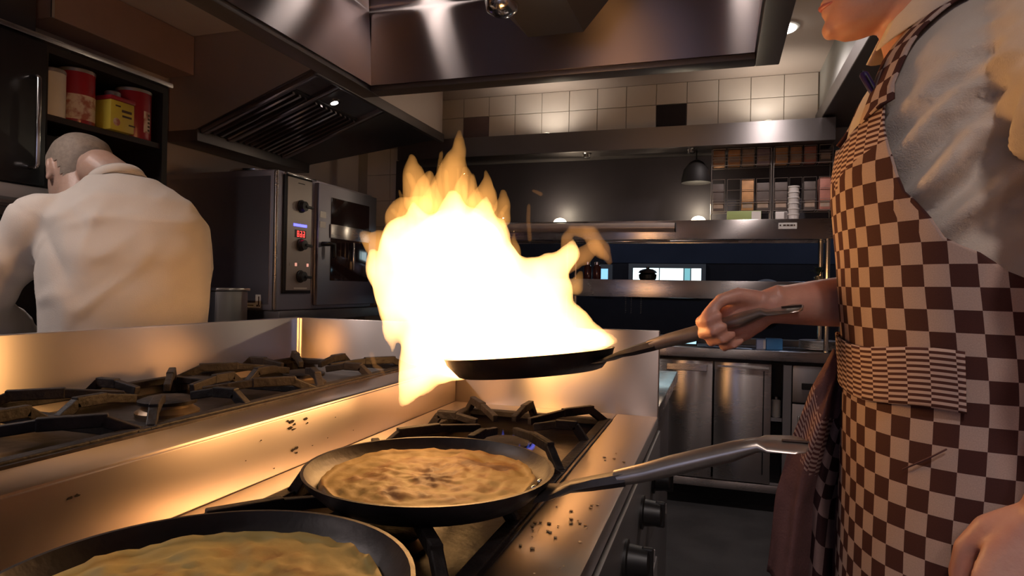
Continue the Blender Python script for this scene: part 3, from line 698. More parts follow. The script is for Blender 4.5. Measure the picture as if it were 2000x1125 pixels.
# dome lamps on the upper shelf
for k, (px, lb_) in enumerate(((1094, 'glowing dome lamp on the upper pass shelf nearest the fire'), (1364, 'glowing dome lamp on the upper pass shelf beside the wire racks'))):
    p = at(px, 425, 4.10); u_ = thing('dome_lamp', lb_, 'lamp', (p.x, 4.10, S1T), 'dome lamps on the upper pass shelf')
    MB().lathe((p.x, 4.10, S1T), [(.052, 0), (.055, .006), (.05, .012)], 24).build('base', 'steel_dark', u_, True, 25)
    MB().lathe((p.x, 4.10, S1T + .012), [(.044, 0), (.042, .012), (.034, .024), (.02, .032), (.003, .035)], 24).build('dome', 'bulb_warm', u_, True)
    lamp('dome_light', 'POINT', (p.x, 4.12, S1T + .09), 1.8, (1, .84, .6), .03, u_)
# black hanging bell
p = at(1360, 335, 4.08); pl_ = thing('pendant_shade', 'black bell-shaped shade hanging left of the wire racks', 'lamp', (p.x, 4.08, cz0))
MB().lathe((p.x, 4.08, p.z - .07), [(.088, 0), (.088, .02), (.075, .08), (.04, .125), (.012, .14)], 28).build('shade', 'black_inside', pl_, True, 40)
MB().cyl((p.x, 4.08, p.z + .06), (p.x, 4.08, cz0), .004, n=8).build('cord', 'black_plastic', pl_)
# wire racks with upright packets
mat('wire', (0.45, 0.40, 0.37), .35, .9)
PKC = {'o': (0.62, 0.32, 0.14), 'b': (0.50, 0.25, 0.13), 'g': (0.40, 0.29, 0.22), 'p': (0.34, 0.25, 0.28), 'r': (0.50, 0.20, 0.15), 'd': (0.13, 0.10, 0.09)}
for k, c in PKC.items(): mat('packet_' + k, c, .6, 0, .25, 18)
NM = {'o': 'orange-brown', 'b': 'brown', 'g': 'grey-brown', 'p': 'grey-mauve', 'r': 'reddish', 'd': 'dark'}
RY = 4.10
def X3(px, py=340): return at(px, py, RY).x
def Z3(py): return min(at(1500, py, RY).z, cz0 - .008)
OR = ('first', 'second', 'third', 'fourth')
for rk, (cols, lab) in enumerate((([(1392, 1416), (1421, 1446), (1448, 1473), (1477, 1503)], 'wire rack of packets beside the black hanging shade'),
                                  ([(1512, 1538), (1541, 1565), (1568, 1593), (1598, 1622)], 'wire rack of packets nearest the cook in the checked apron'))):
    rt = thing('wire_rack', lab, 'rack', (X3(cols[1][1]), RY, S1T), 'wire racks on the upper pass shelf')
    xa, xb = X3(cols[0][0]) - .006, X3(cols[3][1]) + .006
    for x in (xa, xb):
        for y in (RY - .045, RY + .06): MB().cyl((x, y, S1T), (x, y, Z3(262)), .0028, n=6).build('upright', 'wire', rt)
    for r_, (pt_, pb_, code) in enumerate(((270, 322, ('bogp', 'obrd')[rk]), (352, 412, ('d od', 'd dr')[rk]))):
        zb0, zt0 = Z3(pb_), Z3(pt_)
        tray = MB()
        for y in (RY - .045, RY + .06):
            tray.cyl((xa, y, zb0 - .004), (xb, y, zb0 - .004), .0025, n=6); tray.cyl((xa, y, zb0 + .045), (xb, y, zb0 + .045), .002, n=6)
        for (c0, c1) in cols:
            for c in (c0, c1): tray.cyl((X3(c), RY - .045, zb0 - .004), (X3(c), RY + .06, zb0 - .004), .002, n=6)
        tray.build('tray', 'wire', rt)
        for ci, (c0, c1) in enumerate(cols):
            wf = MB(); a0, a1 = X3(c0), X3(c1); zs = [zb0 - .004, (zb0 * 2 + zt0) / 3, (zb0 + zt0 * 2) / 3, zt0 + .004]
            for z in zs: wf.cyl((a0, RY - .047, z), (a1, RY - .047, z), .0015, n=5)
            for x in (a0, a1): wf.cyl((x, RY - .047, zs[0]), (x, RY - .047, zs[3]), .0015, n=5)
            wf.build('holder', 'wire', rt)
            ch = code[ci]
            if ch == ' ': continue
            row = 'upper' if r_ == 0 else 'lower'
            pk = thing('packet', '%s upright packet, %s from the left in the %s row of the %s' % (NM[ch], OR[ci], row, ('left wire rack', 'right wire rack')[rk]), 'packet', ((a0 + a1) / 2, RY, zb0), 'packets in the wire racks')
            MB().box(a0 + .003, a1 - .003, RY - .040, RY + .050, zb0 + .001, zt0 - (.0 if ch != 'd' else .02), .002).build('body', 'packet_' + ch, pk, True, 25)
            MB().box(a0 + .008, a1 - .008, RY - .0412, RY - .040, zb0 + .015, zb0 + .05).build('label', 'packet_g' if ch != 'g' else 'packet_b', pk)
# small things standing on the upper shelf in front of the racks
mat('green_carton', (0.34, 0.42, 0.16), .6, 0, .1); mat('paper_white', (0.68, 0.64, 0.62), .6, 0, .06)
def sbox(px0, px1, py0, Y, zb0, nm, lb_, cat_, mt, mt2):
    x0, x1 = at(px0, py0, Y).x, at(px1, py0, Y).x; z1 = at((px0 + px1) / 2, py0, Y).z
    t_ = thing(nm, lb_, cat_, ((x0 + x1) / 2, Y, zb0))
    MB().box(x0, x1, Y, Y + .07, zb0 + .0005, z1, .002).build('body', mt, t_, True, 25)
    MB().box(x0 + (x1 - x0) * .72, x1 - .002, Y - .001, Y, zb0 + .004, z1 - .003).build('label', mt2, t_)
    return t_
sbox(1420, 1487, 412, 3.97, S1T, 'carton', 'low green and white carton on the upper pass shelf', 'box', 'green_carton', 'paper_white')
sbox(1515, 1538, 413, 3.96, S1T, 'napkin_box', 'small white box on the upper pass shelf beside the paper roll', 'box', 'paper_white', 'lid_grey')
rx = at(1550, 400, 3.97).x; rl_ = thing('cup_stack', 'tall stack of white paper cups on the upper pass shelf', 'cups', (rx, 3.97, S1T))
zq = at(1550, 362, 3.97).z
for k in range(6):
    h = (zq - S1T - .012) / 6
    MB().lathe((rx, 3.97, S1T + .0005 + k * h), [(.026, 0), (.030, h * .98), (.0315, h * .99), (.0315, h + .006), (.0285, h + .006), (.026, h * .5), (.003, h * .45)], 20).build('cup', 'paper_white', rl_, True, 40)
# things on the lower shelf
jx = at(1265, 535, 4.05); j = thing('lantern', 'dark lidded lantern jar on the lower pass shelf before the bright window', 'lantern', (jx.x, 4.05, S2T))
hh = at(1265, 521, 4.05).z - S2T
MB().lathe((jx.x, 4.05, S2T), [(.042, 0), (.052, .008), (.055, hh * .4), (.045, hh * .5)], 24).build('body', 'black_plastic', j, True, 40)
MB().lathe((jx.x, 4.05, S2T + hh * .5), [(.040, 0), (.058, .004), (.050, hh * .2), (.030, hh * .32), (.010, hh * .36), (.010, hh * .5), (.003, hh * .5)], 24).build('lid', 'steel_hood_dark', j, True, 40)
mat('glass_red', (0.12, 0.03, 0.025), .1, 0, .2, spec=.9)
for k, (px, lb_) in enumerate(((1148, 'dark red glass jar on the lower pass shelf left of the window'), (1166, 'dark red glass jar on the lower pass shelf right next to its twin'))):
    q = at(px, 535, 4.0); hh = at(px, 512, 4.0).z - S2T; j = thing('glass_jar', lb_, 'jar', (q.x, 4.0, S2T), 'red glass jars')
    MB().lathe((q.x, 4.0, S2T), [(.022, 0), (.025, .006), (.025, hh * .7), (.016, hh * .85)], 20).build('body', 'glass_red', j, True, 40)
    MB().lathe((q.x, 4.0, S2T + hh * .85), [(.019, 0), (.019, hh * .15), (.003, hh * .16)], 16).build('lid', 'chrome', j, True, 40)
px_ = at(1592, 545, 4.0); pn = thing('potted_plant', 'small dark leafy plant in a brass pot on the lower pass shelf', 'plant', (px_.x, 4.0, S2T))
mat('leaf', (0.05, 0.07, 0.035), .5); mat('brass', (0.75, 0.55, 0.30), .2, 1.0)
MB().lathe((px_.x + .018, 4.0, S2T), [(.016, 0), (.022, .008), (.024, .03), (.018, .038)], 20).build('pot', 'brass', pn, True, 40)
for k in range(16):
    a = k * 2.4; r = .03 + .03 * random.random(); c = V3((px_.x + .018, 4.0, S2T + .036)); e = c + V3((math.cos(a) * r, math.sin(a) * r * .6, .015 + .045 * random.random()))
    mdl = (c + e) / 2 + V3((0, 0, .018)); sd = V3((-math.sin(a), math.cos(a), .3)) * .008
    MB().add([c, mdl + sd, e, mdl - sd, mdl + V3((0, 0, .003))], [(0, 1, 4), (1, 2, 4), (2, 3, 4), (3, 0, 4)]).build('leaf', 'leaf', pn)
# things on the counter
mat('blue_box', (0.05, 0.25, 0.60), .4); mat('blue_pale', (0.35, 0.42, 0.65), .4)
sbox(1497, 1529, 662, 3.95, zc, 'blue_carton', 'bright blue carton on the serving counter below the gripping hand', 'box', 'blue_box', 'blue_box')
sbox(1478, 1496, 663, 3.95, zc, 'pale_carton', 'pale blue carton on the serving counter beside the bright blue one', 'box', 'blue_pale', 'paper_white')
glow('screen_blue', (0.45, 0.80, 0.95), 1.3)  # glow added to pale blue papers, which give no light themselves
sc0, sc1 = at(1306, 677, 3.98), at(1362, 660, 3.98)
sc_ = thing('tablet_screen', 'artificially glowing pale blue screen lying on the serving counter', 'papers', ((sc0.x + sc1.x) / 2, 4.0, zc))
MB().prism([(sc0.x, 3.95, zc + .001), (sc0.x, 4.12, zc + .055), (sc0.x, 4.12, zc + .065), (sc0.x, 3.95, zc + .011)], (sc1.x - sc0.x, 0, 0)).build('casing', 'black_plastic', sc_)
MB().prism([(sc0.x + .006, 3.956, zc + .0135), (sc0.x + .006, 4.114, zc + .0635), (sc0.x + .006, 4.114, zc + .0645), (sc0.x + .006, 3.956, zc + .0145)], (sc1.x - sc0.x - .012, 0, 0)).build('display', 'screen_blue', sc_)
q = at(1600, 672, 4.0)
for k in range(7):
    p_ = thing('plate', ('lowest', 'second lowest', 'third lowest', 'fourth lowest', 'third highest', 'second highest', 'topmost')[k] + ' white plate in the stack at the right end of the serving counter', 'plate', (q.x, 4.04, zc + k * .007), 'stacked plates on the serving counter')
    MB().lathe((q.x, 4.04, zc + .0005 + k * .007), [(.05, 0), (.06, .003), (.10, .012), (.103, .013), (.10, .015), (.06, .006), (.003, .006)], 32).build('dish', 'paper_white', p_, True, 40)
# ticket strings hanging under the lower shelf
for k, px in enumerate((1222, 1233, 1252)):
    c = at(px, 590, 3.93); s_ = thing('hook_chain', ('left', 'middle', 'right')[k] + ' of three thin chains hanging under the lower pass shelf', 'chain', (c.x, 3.93, S2B - .13), 'chains under the lower pass shelf')
    for q in range(9): MB().ball((c.x, 3.93, S2B - .006 - q * .011), .0042, 1).build('link', 'chrome', s_)
# big round clock face in the dining room
ck = at(1500, 575, 7.3); c_ = thing('wall_clock', 'round pale-rimmed clock in the dark dining room, half hidden by the lower shelf', 'clock', (ck.x, 7.3, ck.z))
MB().lathe((ck.x, 7.53, ck.z - .05), [(.20, -.02), (.215, .0), (.215, .03), (.195, .035), (.192, .02)], 48, (0, -1, 0)).build('rim', 'paper_white', c_, True, 40)
MB().lathe((ck.x, 7.53, ck.z - .05), [(.195, 0), (.195, .012)], 48, (0, -1, 0)).build('face', 'blue_pale', c_, True, 40)
MB().box(ck.x - .004, ck.x + .004, 7.505, 7.515, ck.z - .05, ck.z + .09).build('hand', 'black_plastic', c_)
# post and tiled return at the right end of the pass
pr = thing('end_post', 'steel post with a white cap at the right end of the pass', 'post', (at(1641, 500, 3.84).x, 3.84, zc))
ex = at(1643, 500, 3.92).x
MB().box(ex, ex + .05, 3.915, 3.965, zc, S1T + .012, .004).build('shaft', 'steel_dark', pr, True, 25)
MB().box(ex - .004, ex + .054, 3.911, 3.969, S1T + .012, S1T + .035, .005).build('cap', 'white_plastic', pr, True, 25)
# ================================================================== PANS AND PANCAKES
ZG = ZT + .076                                   # top of the pan supports
def pan_meshes(R, hgt):
    body = [(R * .80, 0), (R * .84, .002), (R * .97, hgt * .75), (R - .002, hgt), (R, hgt + .003), (R - .004, hgt + .003), (R * .965 - .004, hgt * .75), (R * .82, .006), (R * .6, .0045), (.002, .0045)]
    return body
def make_pan(name, label, c, R, hgt, mtx, hl, rise, hname='handle'):
    t_ = thing(name, label, 'pan', c, 'iron pancake pans')
    T = Matrix.Translation(c) @ mtx
    MB().lathe((0, 0, 0), pan_meshes(R, hgt), 64).xform(T).build('bowl', 'pan_iron', t_, True, 50)
    # handle along local +x, rising
    a = R * .955; h = MB(); z0 = hgt * .62
    h.loft([[V3((x, y * w_, z + zz_ * th)) for (y, zz_) in ((-1, -.3), (-.6, -1), (.6, -1), (1, -.3), (.8, .7), (0, 1), (-.8, .7))] for (x, z, w_, th) in (
        (a - .004, z0 - .004, .040, .003), (a + .012, z0 - .001, .034, .004), (a + .035, z0 + rise * .11, .019, .006), (a + .06, z0 + rise * .19, .0125, .0085), (a + .10, z0 + rise * .32, .0115, .0095))])
    h.xform(T).build('handle_bracket', 'pan_iron', t_, True, 50)
    pts = [(a + .085, z0 + rise * .28, .0105, .0100), (a + .12, z0 + rise * .41, .0120, .0115), (a + hl * .5, z0 + rise * .54, .0130, .0125), (a + hl * .74, z0 + rise * .84, .0135, .0120), (a + hl * .82, z0 + rise * .95, .0140, .0085), (a + hl * .855, z0 + rise * .98, .0155, .0040), (a + hl * .95, z0 + rise * 1.0, .0165, .0030), (a + hl * .985, z0 + rise * 1.0, .0135, .0028), (a + hl, z0 + rise * 1.0, .0075, .0024)]
    hb = MB(); n = 16; rings = [[V3((x, math.cos(2 * PI * j / n) * w_, z + math.sin(2 * PI * j / n) * th + (.38 * math.cos(2 * PI * j / n) * w_ if th < .005 else 0))) for j in range(n)] for (x, z, w_, th) in pts]
    hb.loft(rings).xform(T)
    ho = hb.build(hname, 'pan_handle', t_, True, 60)
    x = a + hl * .91; z = z0 + rise * 1.01
    MB().bar((x, 0, z + .0032), (x + .028, 0, z + .0034), .0055, .0016, .0006).xform(T).build('hanging_slot', 'ink_dark', ho)
    for y in (-.014, .014): MB().lathe((a - .010, y, z0 + .004), [(.0045, 0), (.004, .003), (.001, .0042)], 10, (-.6, 0, .6)).xform(T).build('rivet', 'chrome', t_, True)
    return t_, T
def pancake(label, c, R, T, seed, matn, lift=.006):
    n, m_ = 96, 30; rings = []; top = MB()
    def hgt(r, a):
        p = V3((r * math.cos(a), r * math.sin(a), seed * 3.1))
        return .0034 * noise.noise(p * 22) + .0036 * noise.noise(p * 60 + V3((3, 1, 2))) + .0022 * noise.noise(p * 120)
    for i in range(m_ + 1):
        f = i / m_; ring = []
        for j in range(n):
            a = 2 * PI * j / n
            Re = R * (1 + .020 * noise.noise(V3((math.cos(a) * 5, math.sin(a) * 5, seed))) + .018 * noise.noise(V3((math.cos(a) * 19, math.sin(a) * 19, seed))))
            r = max(f * Re, .0004); z = lift + .007 + hgt(r, a)
            if f > .93: z += .004 * math.sin((f - .93) / .07 * PI) - max(0, (f - .97) / .03) * .007
            ring.append(V3((r * math.cos(a), r * math.sin(a), z)))
        rings.append(ring)
    rings.append([V3((p.x, p.y, lift)) for p in rings[-1]])
    rings.append([V3((p.x * .02, p.y * .02, lift)) for p in rings[-1]])
    top.loft(rings, False).xform(T)
    o = top.build('pancake', matn, None, True)
    tag(o, label, 'pancake', 'pancakes frying in the pans'); return o
def pancake_mat(name, c_edge, c_mid, c_brown, s, thr, ctr, r0):
    m, t, b = nt(name)
    tc = t.nodes.new('ShaderNodeTexCoord')
    n = t.nodes.new('ShaderNodeTexNoise'); n.inputs['Scale'].default_value = s; n.inputs['Detail'].default_value = 7; n.inputs['Distortion'].default_value = 1.3
    n2 = t.nodes.new('ShaderNodeTexNoise'); n2.inputs['Scale'].default_value = s * 4.5; n2.inputs['Detail'].default_value = 5
    for q in (n, n2): t.links.new(tc.outputs['Object'], q.inputs['Vector'])
    r = t.nodes.new('ShaderNodeValToRGB'); r.color_ramp.elements[0].position = thr[0]; r.color_ramp.elements[0].color = rgba(c_brown)
    r.color_ramp.elements[1].position = thr[2]; r.color_ramp.elements[1].color = rgba(c_edge)
    e = r.color_ramp.elements.new(thr[1]); e.color = rgba(c_mid)
    mx = t.nodes.new('ShaderNodeMath'); mx.operation = 'MULTIPLY_ADD'; mx.inputs[1].default_value = .35
    t.links.new(n2.outputs['Fac'], mx.inputs[0])
    sb = t.nodes.new('ShaderNodeMath'); sb.operation = 'SUBTRACT'; sb.inputs[1].default_value = .175
    t.links.new(n.outputs['Fac'], sb.inputs[0]); t.links.new(sb.outputs[0], mx.inputs[2]); vd = t.nodes.new('ShaderNodeVectorMath'); vd.operation = 'DISTANCE'; vd.inputs[1].default_value = ctr; t.links.new(tc.outputs['Object'], vd.inputs[0])
    mr = t.nodes.new('ShaderNodeMapRange'); mr.interpolation_type = 'SMOOTHSTEP'; mr.inputs['From Min'].default_value = r0 * .55; mr.inputs['From Max'].default_value = r0 * .95; mr.inputs['To Max'].default_value = .16
    t.links.new(vd.outputs['Value'], mr.inputs['Value']); am = t.nodes.new('ShaderNodeMath'); t.links.new(mx.outputs[0], am.inputs[0]); t.links.new(mr.outputs[0], am.inputs[1]); t.links.new(am.outputs[0], r.inputs[0])
    t.links.new(r.outputs[0], b.inputs['Base Color']); b.inputs['Roughness'].default_value = .55; b.inputs['Specular IOR Level'].default_value = .3
    bp = t.nodes.new('ShaderNodeBump'); bp.inputs['Strength'].default_value = .4; bp.inputs['Distance'].default_value = .002
    t.links.new(n2.outputs['Fac'], bp.inputs['Height']); t.links.new(bp.outputs[0], b.inputs['Normal'])
pm = V3((-.357, .778, ZG)); RP = .163; pn_ = V3((-.382, .408, ZG))
pancake_mat('pancake_golden', (0.37, 0.235, 0.065), (0.31, 0.145, 0.035), (0.13, 0.042, 0.012), 13, (.38, .49, .62), pm, .142)
pancake_mat('pancake_pale', (0.60, 0.44, 0.14), (0.54, 0.34, 0.10), (0.27, 0.12, 0.035), 11, (.32, .44, .58), pn_, .146)
_, T1 = make_pan('frying_pan', 'black iron pan with a long steel handle, holding the browned pancake', pm, RP, .030, Matrix.Identity(4), .298, .082)
pancake('golden pancake with browned top in the long-handled middle pan', pm, .142, T1, 1.0, 'pancake_golden', .010)
_, T2 = make_pan('frying_pan', 'black iron pan cut by the lower picture edge, holding the pale pancake', pn_, RP + .004, .030, Matrix.Rotation(math.radians(-48), 4, 'Z'), .285, .058)
pancake('pale yellow half-cooked pancake in the nearest pan', pn_, .146, T2, 2.0, 'pancake_pale', .010)
# the pan in the cook's hand
HA = V3((-.175, 1.135, 1.098)); HB = V3((.105, 1.035, 1.192))      # handle root and handle end
PC = V3((-.333, 1.165, 1.062))
xd = V3((HB.x - PC.x, HB.y - PC.y, 0)).normalized()
tilt = math.radians(6.5)
xa = (xd * math.cos(tilt) + UP * math.sin(tilt)).normalized(); ya = UP.cross(xa).normalized(); za = xa.cross(ya)
ROT = Matrix((xa, ya, za)).transposed().to_4x4()
fp, T3 = make_pan('frying_pan', 'black pan full of fire held up over the range by the cook', PC, .160, .034, ROT, .33, .062)
hx0 = T3 @ V3((.160 * .955 + .33 * .62, 0, .034 * .62 + .050)); hx1 = T3 @ V3((.160 * .955 + .33, 0, .034 * .62 + .063))
HAND_C = T3 @ V3((.160 * .955 + .33 * .68, 0, .034 * .62 + .062 * .82))
HAND_X = (hx1 - hx0).normalized()
# ================================================================== FIRE
fire('fire_white', (1.0, 0.53, 0.18), 54); fire('fire_gold', (1.0, 0.43, 0.10), 13); fire('fire_wisp', (1.0, 0.41, 0.11), 9)
fr_ = thing('fire', 'tall white-yellow flames blazing up from the held pan', 'fire', PC)
FY = 1.165
def F(px, py, dy=0.0): return at(px, py, FY + dy)
core = MB()
def blob(px, py, rpx, dy=0, sz=1.0, sy=.8):
    r = rpx * 1.2 / FPX; core.ball(F(px, py, dy), r, 3, (1, sy, sz))
def tong(mb, pts, n=14):      # px, py, radius px, dy
    mb.tube([F(p[0], p[1], p[3] if len(p) > 3 else 0) for p in pts], [max(p[2], 5.0) * 1.2 / FPX for p in pts], n)
for a in ((905, 640, 100), (850, 560, 108, .02), (925, 560, 115, -.02), (840, 508, 90, 0), (900, 488, 92, .03), (935, 475, 62), (1000, 620, 95, .02), (1060, 570, 60, 0), (1060, 640, 70, -.03),
          (960, 660, 70, -.04), (1110, 640, 45, 0), (870, 660, 95, .04), (800, 485, 66), (790, 540, 62)): blob(*a)
tong(core, [(1010, 660, 55, .02), (1110, 655, 38, .02), (1170, 658, 20, 0), (1212, 666, 5, 0)])
tong(core, [(930, 700, 20, -.05), (1040, 695, 20, -.06), (1120, 680, 14, -.05), (1180, 672, 6, -.03)])
tong(core, [(1060, 682, 26, -.02), (1130, 676, 22, -.02), (1188, 670, 12, 0)])
tong(core, [(1090, 660, 26, .06), (1150, 662, 22, .08), (1196, 668, 12, .05)])
tong(core, [(1010, 560, 50), (1080, 525, 34), (1120, 490, 20), (1118, 470, 8)])
tong(core, [(845, 680, 60, .03), (820, 725, 42, .02), (800, 765, 22, .02), (782, 792, 6, .02)])
tong(core, [(870, 690, 40, .03), (850, 735, 22, .02), (828, 775, 7, .02)])
tong(core, [(790, 600, 55), (760, 560, 40), (735, 520, 22), (728, 490, 8)])
tong(core, [(770, 640, 30), (762, 665, 12), (770, 690, 5)])
tong(core, [(830, 480, 48), (818, 445, 36), (812, 415, 22), (806, 395, 8)])
tong(core, [(930, 470, 50), (945, 430, 32), (948, 400, 14), (950, 380, 5)])
tong(core, [(880, 470, 55), (885, 430, 36), (886, 400, 20), (884, 375, 7)])
tong(core, [(960, 480, 40), (980, 450, 20), (984, 425, 7)])
me = remesh(core, .0075, 8)
def lick(co, n):
    return .010 * noise.noise(V3((co.x * 18, co.y * 18, co.z * 9))) + .005 * noise.noise(V3((co.x * 45, co.y * 45, co.z * 22)))
displace(me, lick)
put('fire_body', me, 'fire_white', fr_)
def tongue_part(pts, matn='fire_gold', amp=.006):
    b_ = MB(); tong(b_, pts, 16); me_ = remesh(b_, .0035, 3)
    displace(me_, lambda co, n: amp * noise.noise(V3((co.x * 35, co.y * 35, co.z * 14))) + amp * .5 * noise.noise(V3((co.x * 80, co.y * 80, co.z * 40))))
    put('flame_tongue', me_, matn, fr_)
tongue_part([(860, 430, 50), (878, 370, 40), (888, 320, 26), (895, 290, 14), (897, 255, 4)])
tongue_part([(820, 400, 34), (812, 360, 30), (808, 335, 20), (803, 305, 5)])
tongue_part([(835, 400, 36), (835, 365, 24), (838, 340, 10)])
tongue_part([(940, 400, 34), (948, 370, 22), (950, 345, 9), (948, 335, 4)])
tongue_part([(975, 430, 24), (982, 400, 14), (984, 375, 4)])
tongue_part([(910, 400, 40), (912, 360, 24), (908, 330, 9)])
tongue_part([(1000, 520, 24), (1005, 480, 14), (1003, 450, 4)])
tongue_part([(770, 430, 26, -.02), (790, 410, 30, -.02), (830, 408, 24, -.02)])
tongue_part([(760, 500, 40), (728, 470, 26), (708, 458, 9)])
for k in range(18):
    x0_ = 775 + k * 12.5 + random.uniform(-6, 6); y0_ = 418 + 5 * abs(k - 8) + random.uniform(-10, 10); hh_ = random.uniform(60, 125) * (1.2 - .07 * abs(k - 8)); lean = random.uniform(-14, 14); w_ = random.uniform(7, 13); dy_ = random.uniform(-.05, .05)
    tongue_part([(x0_, y0_, w_ * 1.3, dy_), (x0_ + lean * .2, y0_ - hh_ * .35, w_, dy_), (x0_ - lean * .2, y0_ - hh_ * .7, w_ * .6, dy_), (x0_ + lean, y0_ - hh_, 2.5, dy_)], 'fire_gold', .004)
tongue_part([(1060, 530, 26), (1110, 515, 22), (1140, 500, 18), (1165, 480, 14), (1185, 505, 6)], 'fire_wisp')
tongue_part([(1110, 490, 14), (1105, 465, 14), (1115, 450, 11), (1150, 455, 16), (1175, 490, 14), (1190, 512, 4)], 'fire_wisp')
tongue_part([(1035, 470, 4), (1032, 430, 5), (1033, 400, 2)], 'fire_wisp', .001)
tongue_part([(1040, 372, 4), (1050, 376, 5), (1058, 380, 2)], 'fire_wisp', .001)
tongue_part([(725, 690, 7), (732, 715, 6), (745, 722, 4), (752, 735, 2)], 'fire_wisp', .002)
tongue_part([(1120, 560, 20), (1128, 545, 12), (1136, 530, 4)], 'fire_gold')
for k, (px, py, dy, p) in enumerate(((900, 600, -.10, .30), (860, 480, 0, .30), (1060, 640, -.06, .18), (830, 690, -.02, .10), (930, 420, 0, .12))):
    lamp('fire_light', 'POINT', F(px, py, dy), FIRE_POWER * p, FIRE_COL, .07, fr_)
# ================================================================== THE COOKS
def skin_mat(name, c, c2):
    m = mat(name, c, .45, 0, 0, 30, .12, 220, col2=c2, thr=(.3, .7)); b = m.node_tree.nodes['Principled BSDF']
    b.inputs['Subsurface Weight'].default_value = .12; b.inputs['Subsurface Radius'].default_value = (.012, .004, .002); b.inputs['Subsurface Scale'].default_value = .6
skin_mat('skin_warm', (0.62, 0.34, 0.25), (0.55, 0.26, 0.19)); skin_mat('skin_tan', (0.50, 0.33, 0.25), (0.44, 0.27, 0.20))
mat('hair_dark', (0.06, 0.04, 0.03), .6, 0, .4, 80, .6, 260); mat('hair_shaved', (0.30, 0.235, 0.18), .65, 0, .22, 90, .3, 420)
mat('cotton_white', (0.66, 0.58, 0.50), .8, 0, .05, 6, .25, 500, sheen=.2)
mat('cotton_beige', (0.62, 0.53, 0.44), .8, 0, .06, 6, .25, 500, sheen=.2)
mat('cloth_dark', (0.03, 0.028, 0.032), .8, 0, .2, 20, .2, 300); mat('shoe', (0.015, 0.014, 0.014), .4)
mat('lip', (0.50, 0.15, 0.13), .4); mat('eye_white', (0.8, 0.78, 0.75), .2); mat('eye_iris', (0.10, 0.06, 0.03), .2)
HEAD = [(-.006, -.072, -.040, .016), (.006, -.088, .000, .036), (.022, -.091, .030, .049), (.040, -.086, .048, .056), (.062, -.084, .060, .063), (.085, -.084, .076, .068), (.105, -.080, .088, .070),
        (.125, -.080, .096, .073), (.145, -.088, .100, .075), (.170, -.084, .100, .076), (.195, -.068, .090, .068), (.215, -.040, .068, .052), (.230, -.005, .040, .028), (.234, .010, .022, .008)]
def head_rings(grow=1.0, n=32):
    out = []
    for z, xf, xb, w_ in HEAD:
        cx, rx = (xf + xb) / 2, (xb - xf) / 2; ring = []
        for j in range(n):
            a = 2 * PI * j / n; c, s_ = math.cos(a), math.sin(a); e = 2 / 2.25
            p = V3((cx + rx * math.copysign(abs(c) ** e, c), w_ * math.copysign(abs(s_) ** e, s_), z))
            o_ = V3((0, 0, .13)); ring.append(o_ + (p - o_) * grow)
        out.append(ring)
    return out
def add_head(mb, T):
    h = MB(); h.loft(head_rings())
    h.tube([(-.080, 0, .128), (-.094, 0, .112), (-.108, 0, .092), (-.112, 0, .082)], [.008, .009, .011, .012], 12)   # nose
    for s in (-1, 1):
        h.ball((-.098, s * .010, .078), .009, 2, (1.1, .9, .8))
        h.ball((-.082, s * .030, .146), .014, 2, (.6, 1.5, .45))          # brow
        h.ball((-.066, s * .036, .092), .018, 2, (.7, 1, .8))             # cheek
        h.ball((.012, s * .074, .112), .026, 2, (.72, .34, 1.18)); h.ball((.010, s * .078, .088), .011, 2, (.8, .5, 1))   # ear
        h.ball((.020, s * .081, .120), .018, 2, (.5, .35, 1.2))
    h.tube([(-.078, -.020, .0455), (-.089, -.008, .050), (-.091, 0, .0485), (-.089, .008, .050), (-.078, .020, .0455)], [.003, .006, .0062, .006, .003], 10)
    h.tube([(-.077, -.018, .040), (-.088, -.006, .0355), (-.090, 0, .035), (-.088, .006, .0355), (-.077, .018, .040)], [.003, .0068, .0072, .0068, .003], 10)
    h.ball((-.084, 0, .010), .018, 2, (.7, 1.1, .8))
    h.tube([(.020, 0, .085), (.030, 0, .03), (.045, 0, -.05)], [.060, .058, .060], 20)
    mb.join(h.xform(T).bm)
def add_hair(T, matn, parent, grow, front=.170):
    rings = head_rings(grow, 48); h = MB(); n = 48
    fs = []; vs = [p for r in rings for p in r]
    for i in range(len(rings) - 1):
        for j in range(n):
            q = [i * n + j, i * n + (j + 1) % n, (i + 1) * n + (j + 1) % n, (i + 1) * n + j]
            c = sum((vs[k] for k in q), V3()) / 4
            lim = .055 + max(0, (.06 - c.x)) * .95 if c.x > -.03 else front - .01
            if abs(c.x - .012) < .03 and abs(c.y) > .05: lim = max(lim, .13)
            if c.z > min(lim, front): fs.append(tuple(q))
    fs.append(tuple(range((len(rings) - 1) * n, len(rings) * n)))
    h.add(vs, fs); bmesh.ops.delete(h.bm, geom=[v for v in h.bm.verts if not v.link_faces], context='VERTS')
    h.xform(T).build('hair', matn, parent, True)
def add_face(T, parent):
    for s in (-1, 1):
        e = MB().ball((-.0715, s * .032, .124), .012, 3).xform(T).build('eye', 'eye_white', parent, True)
        MB().ball((-.0805, s * .032, .124), .0052, 2, (.75, 1, 1)).xform(T).build('iris', 'eye_iris', e, True)
    MB().tube([(-.0800, -.021, .0425), (-.0915, -.008, .0430), (-.0945, 0, .0425), (-.0915, .008, .0430), (-.0800, .021, .0425)], [.0015, .0040, .0048, .0040, .0015], 10).xform(T).build('lips', 'lip', parent, True)
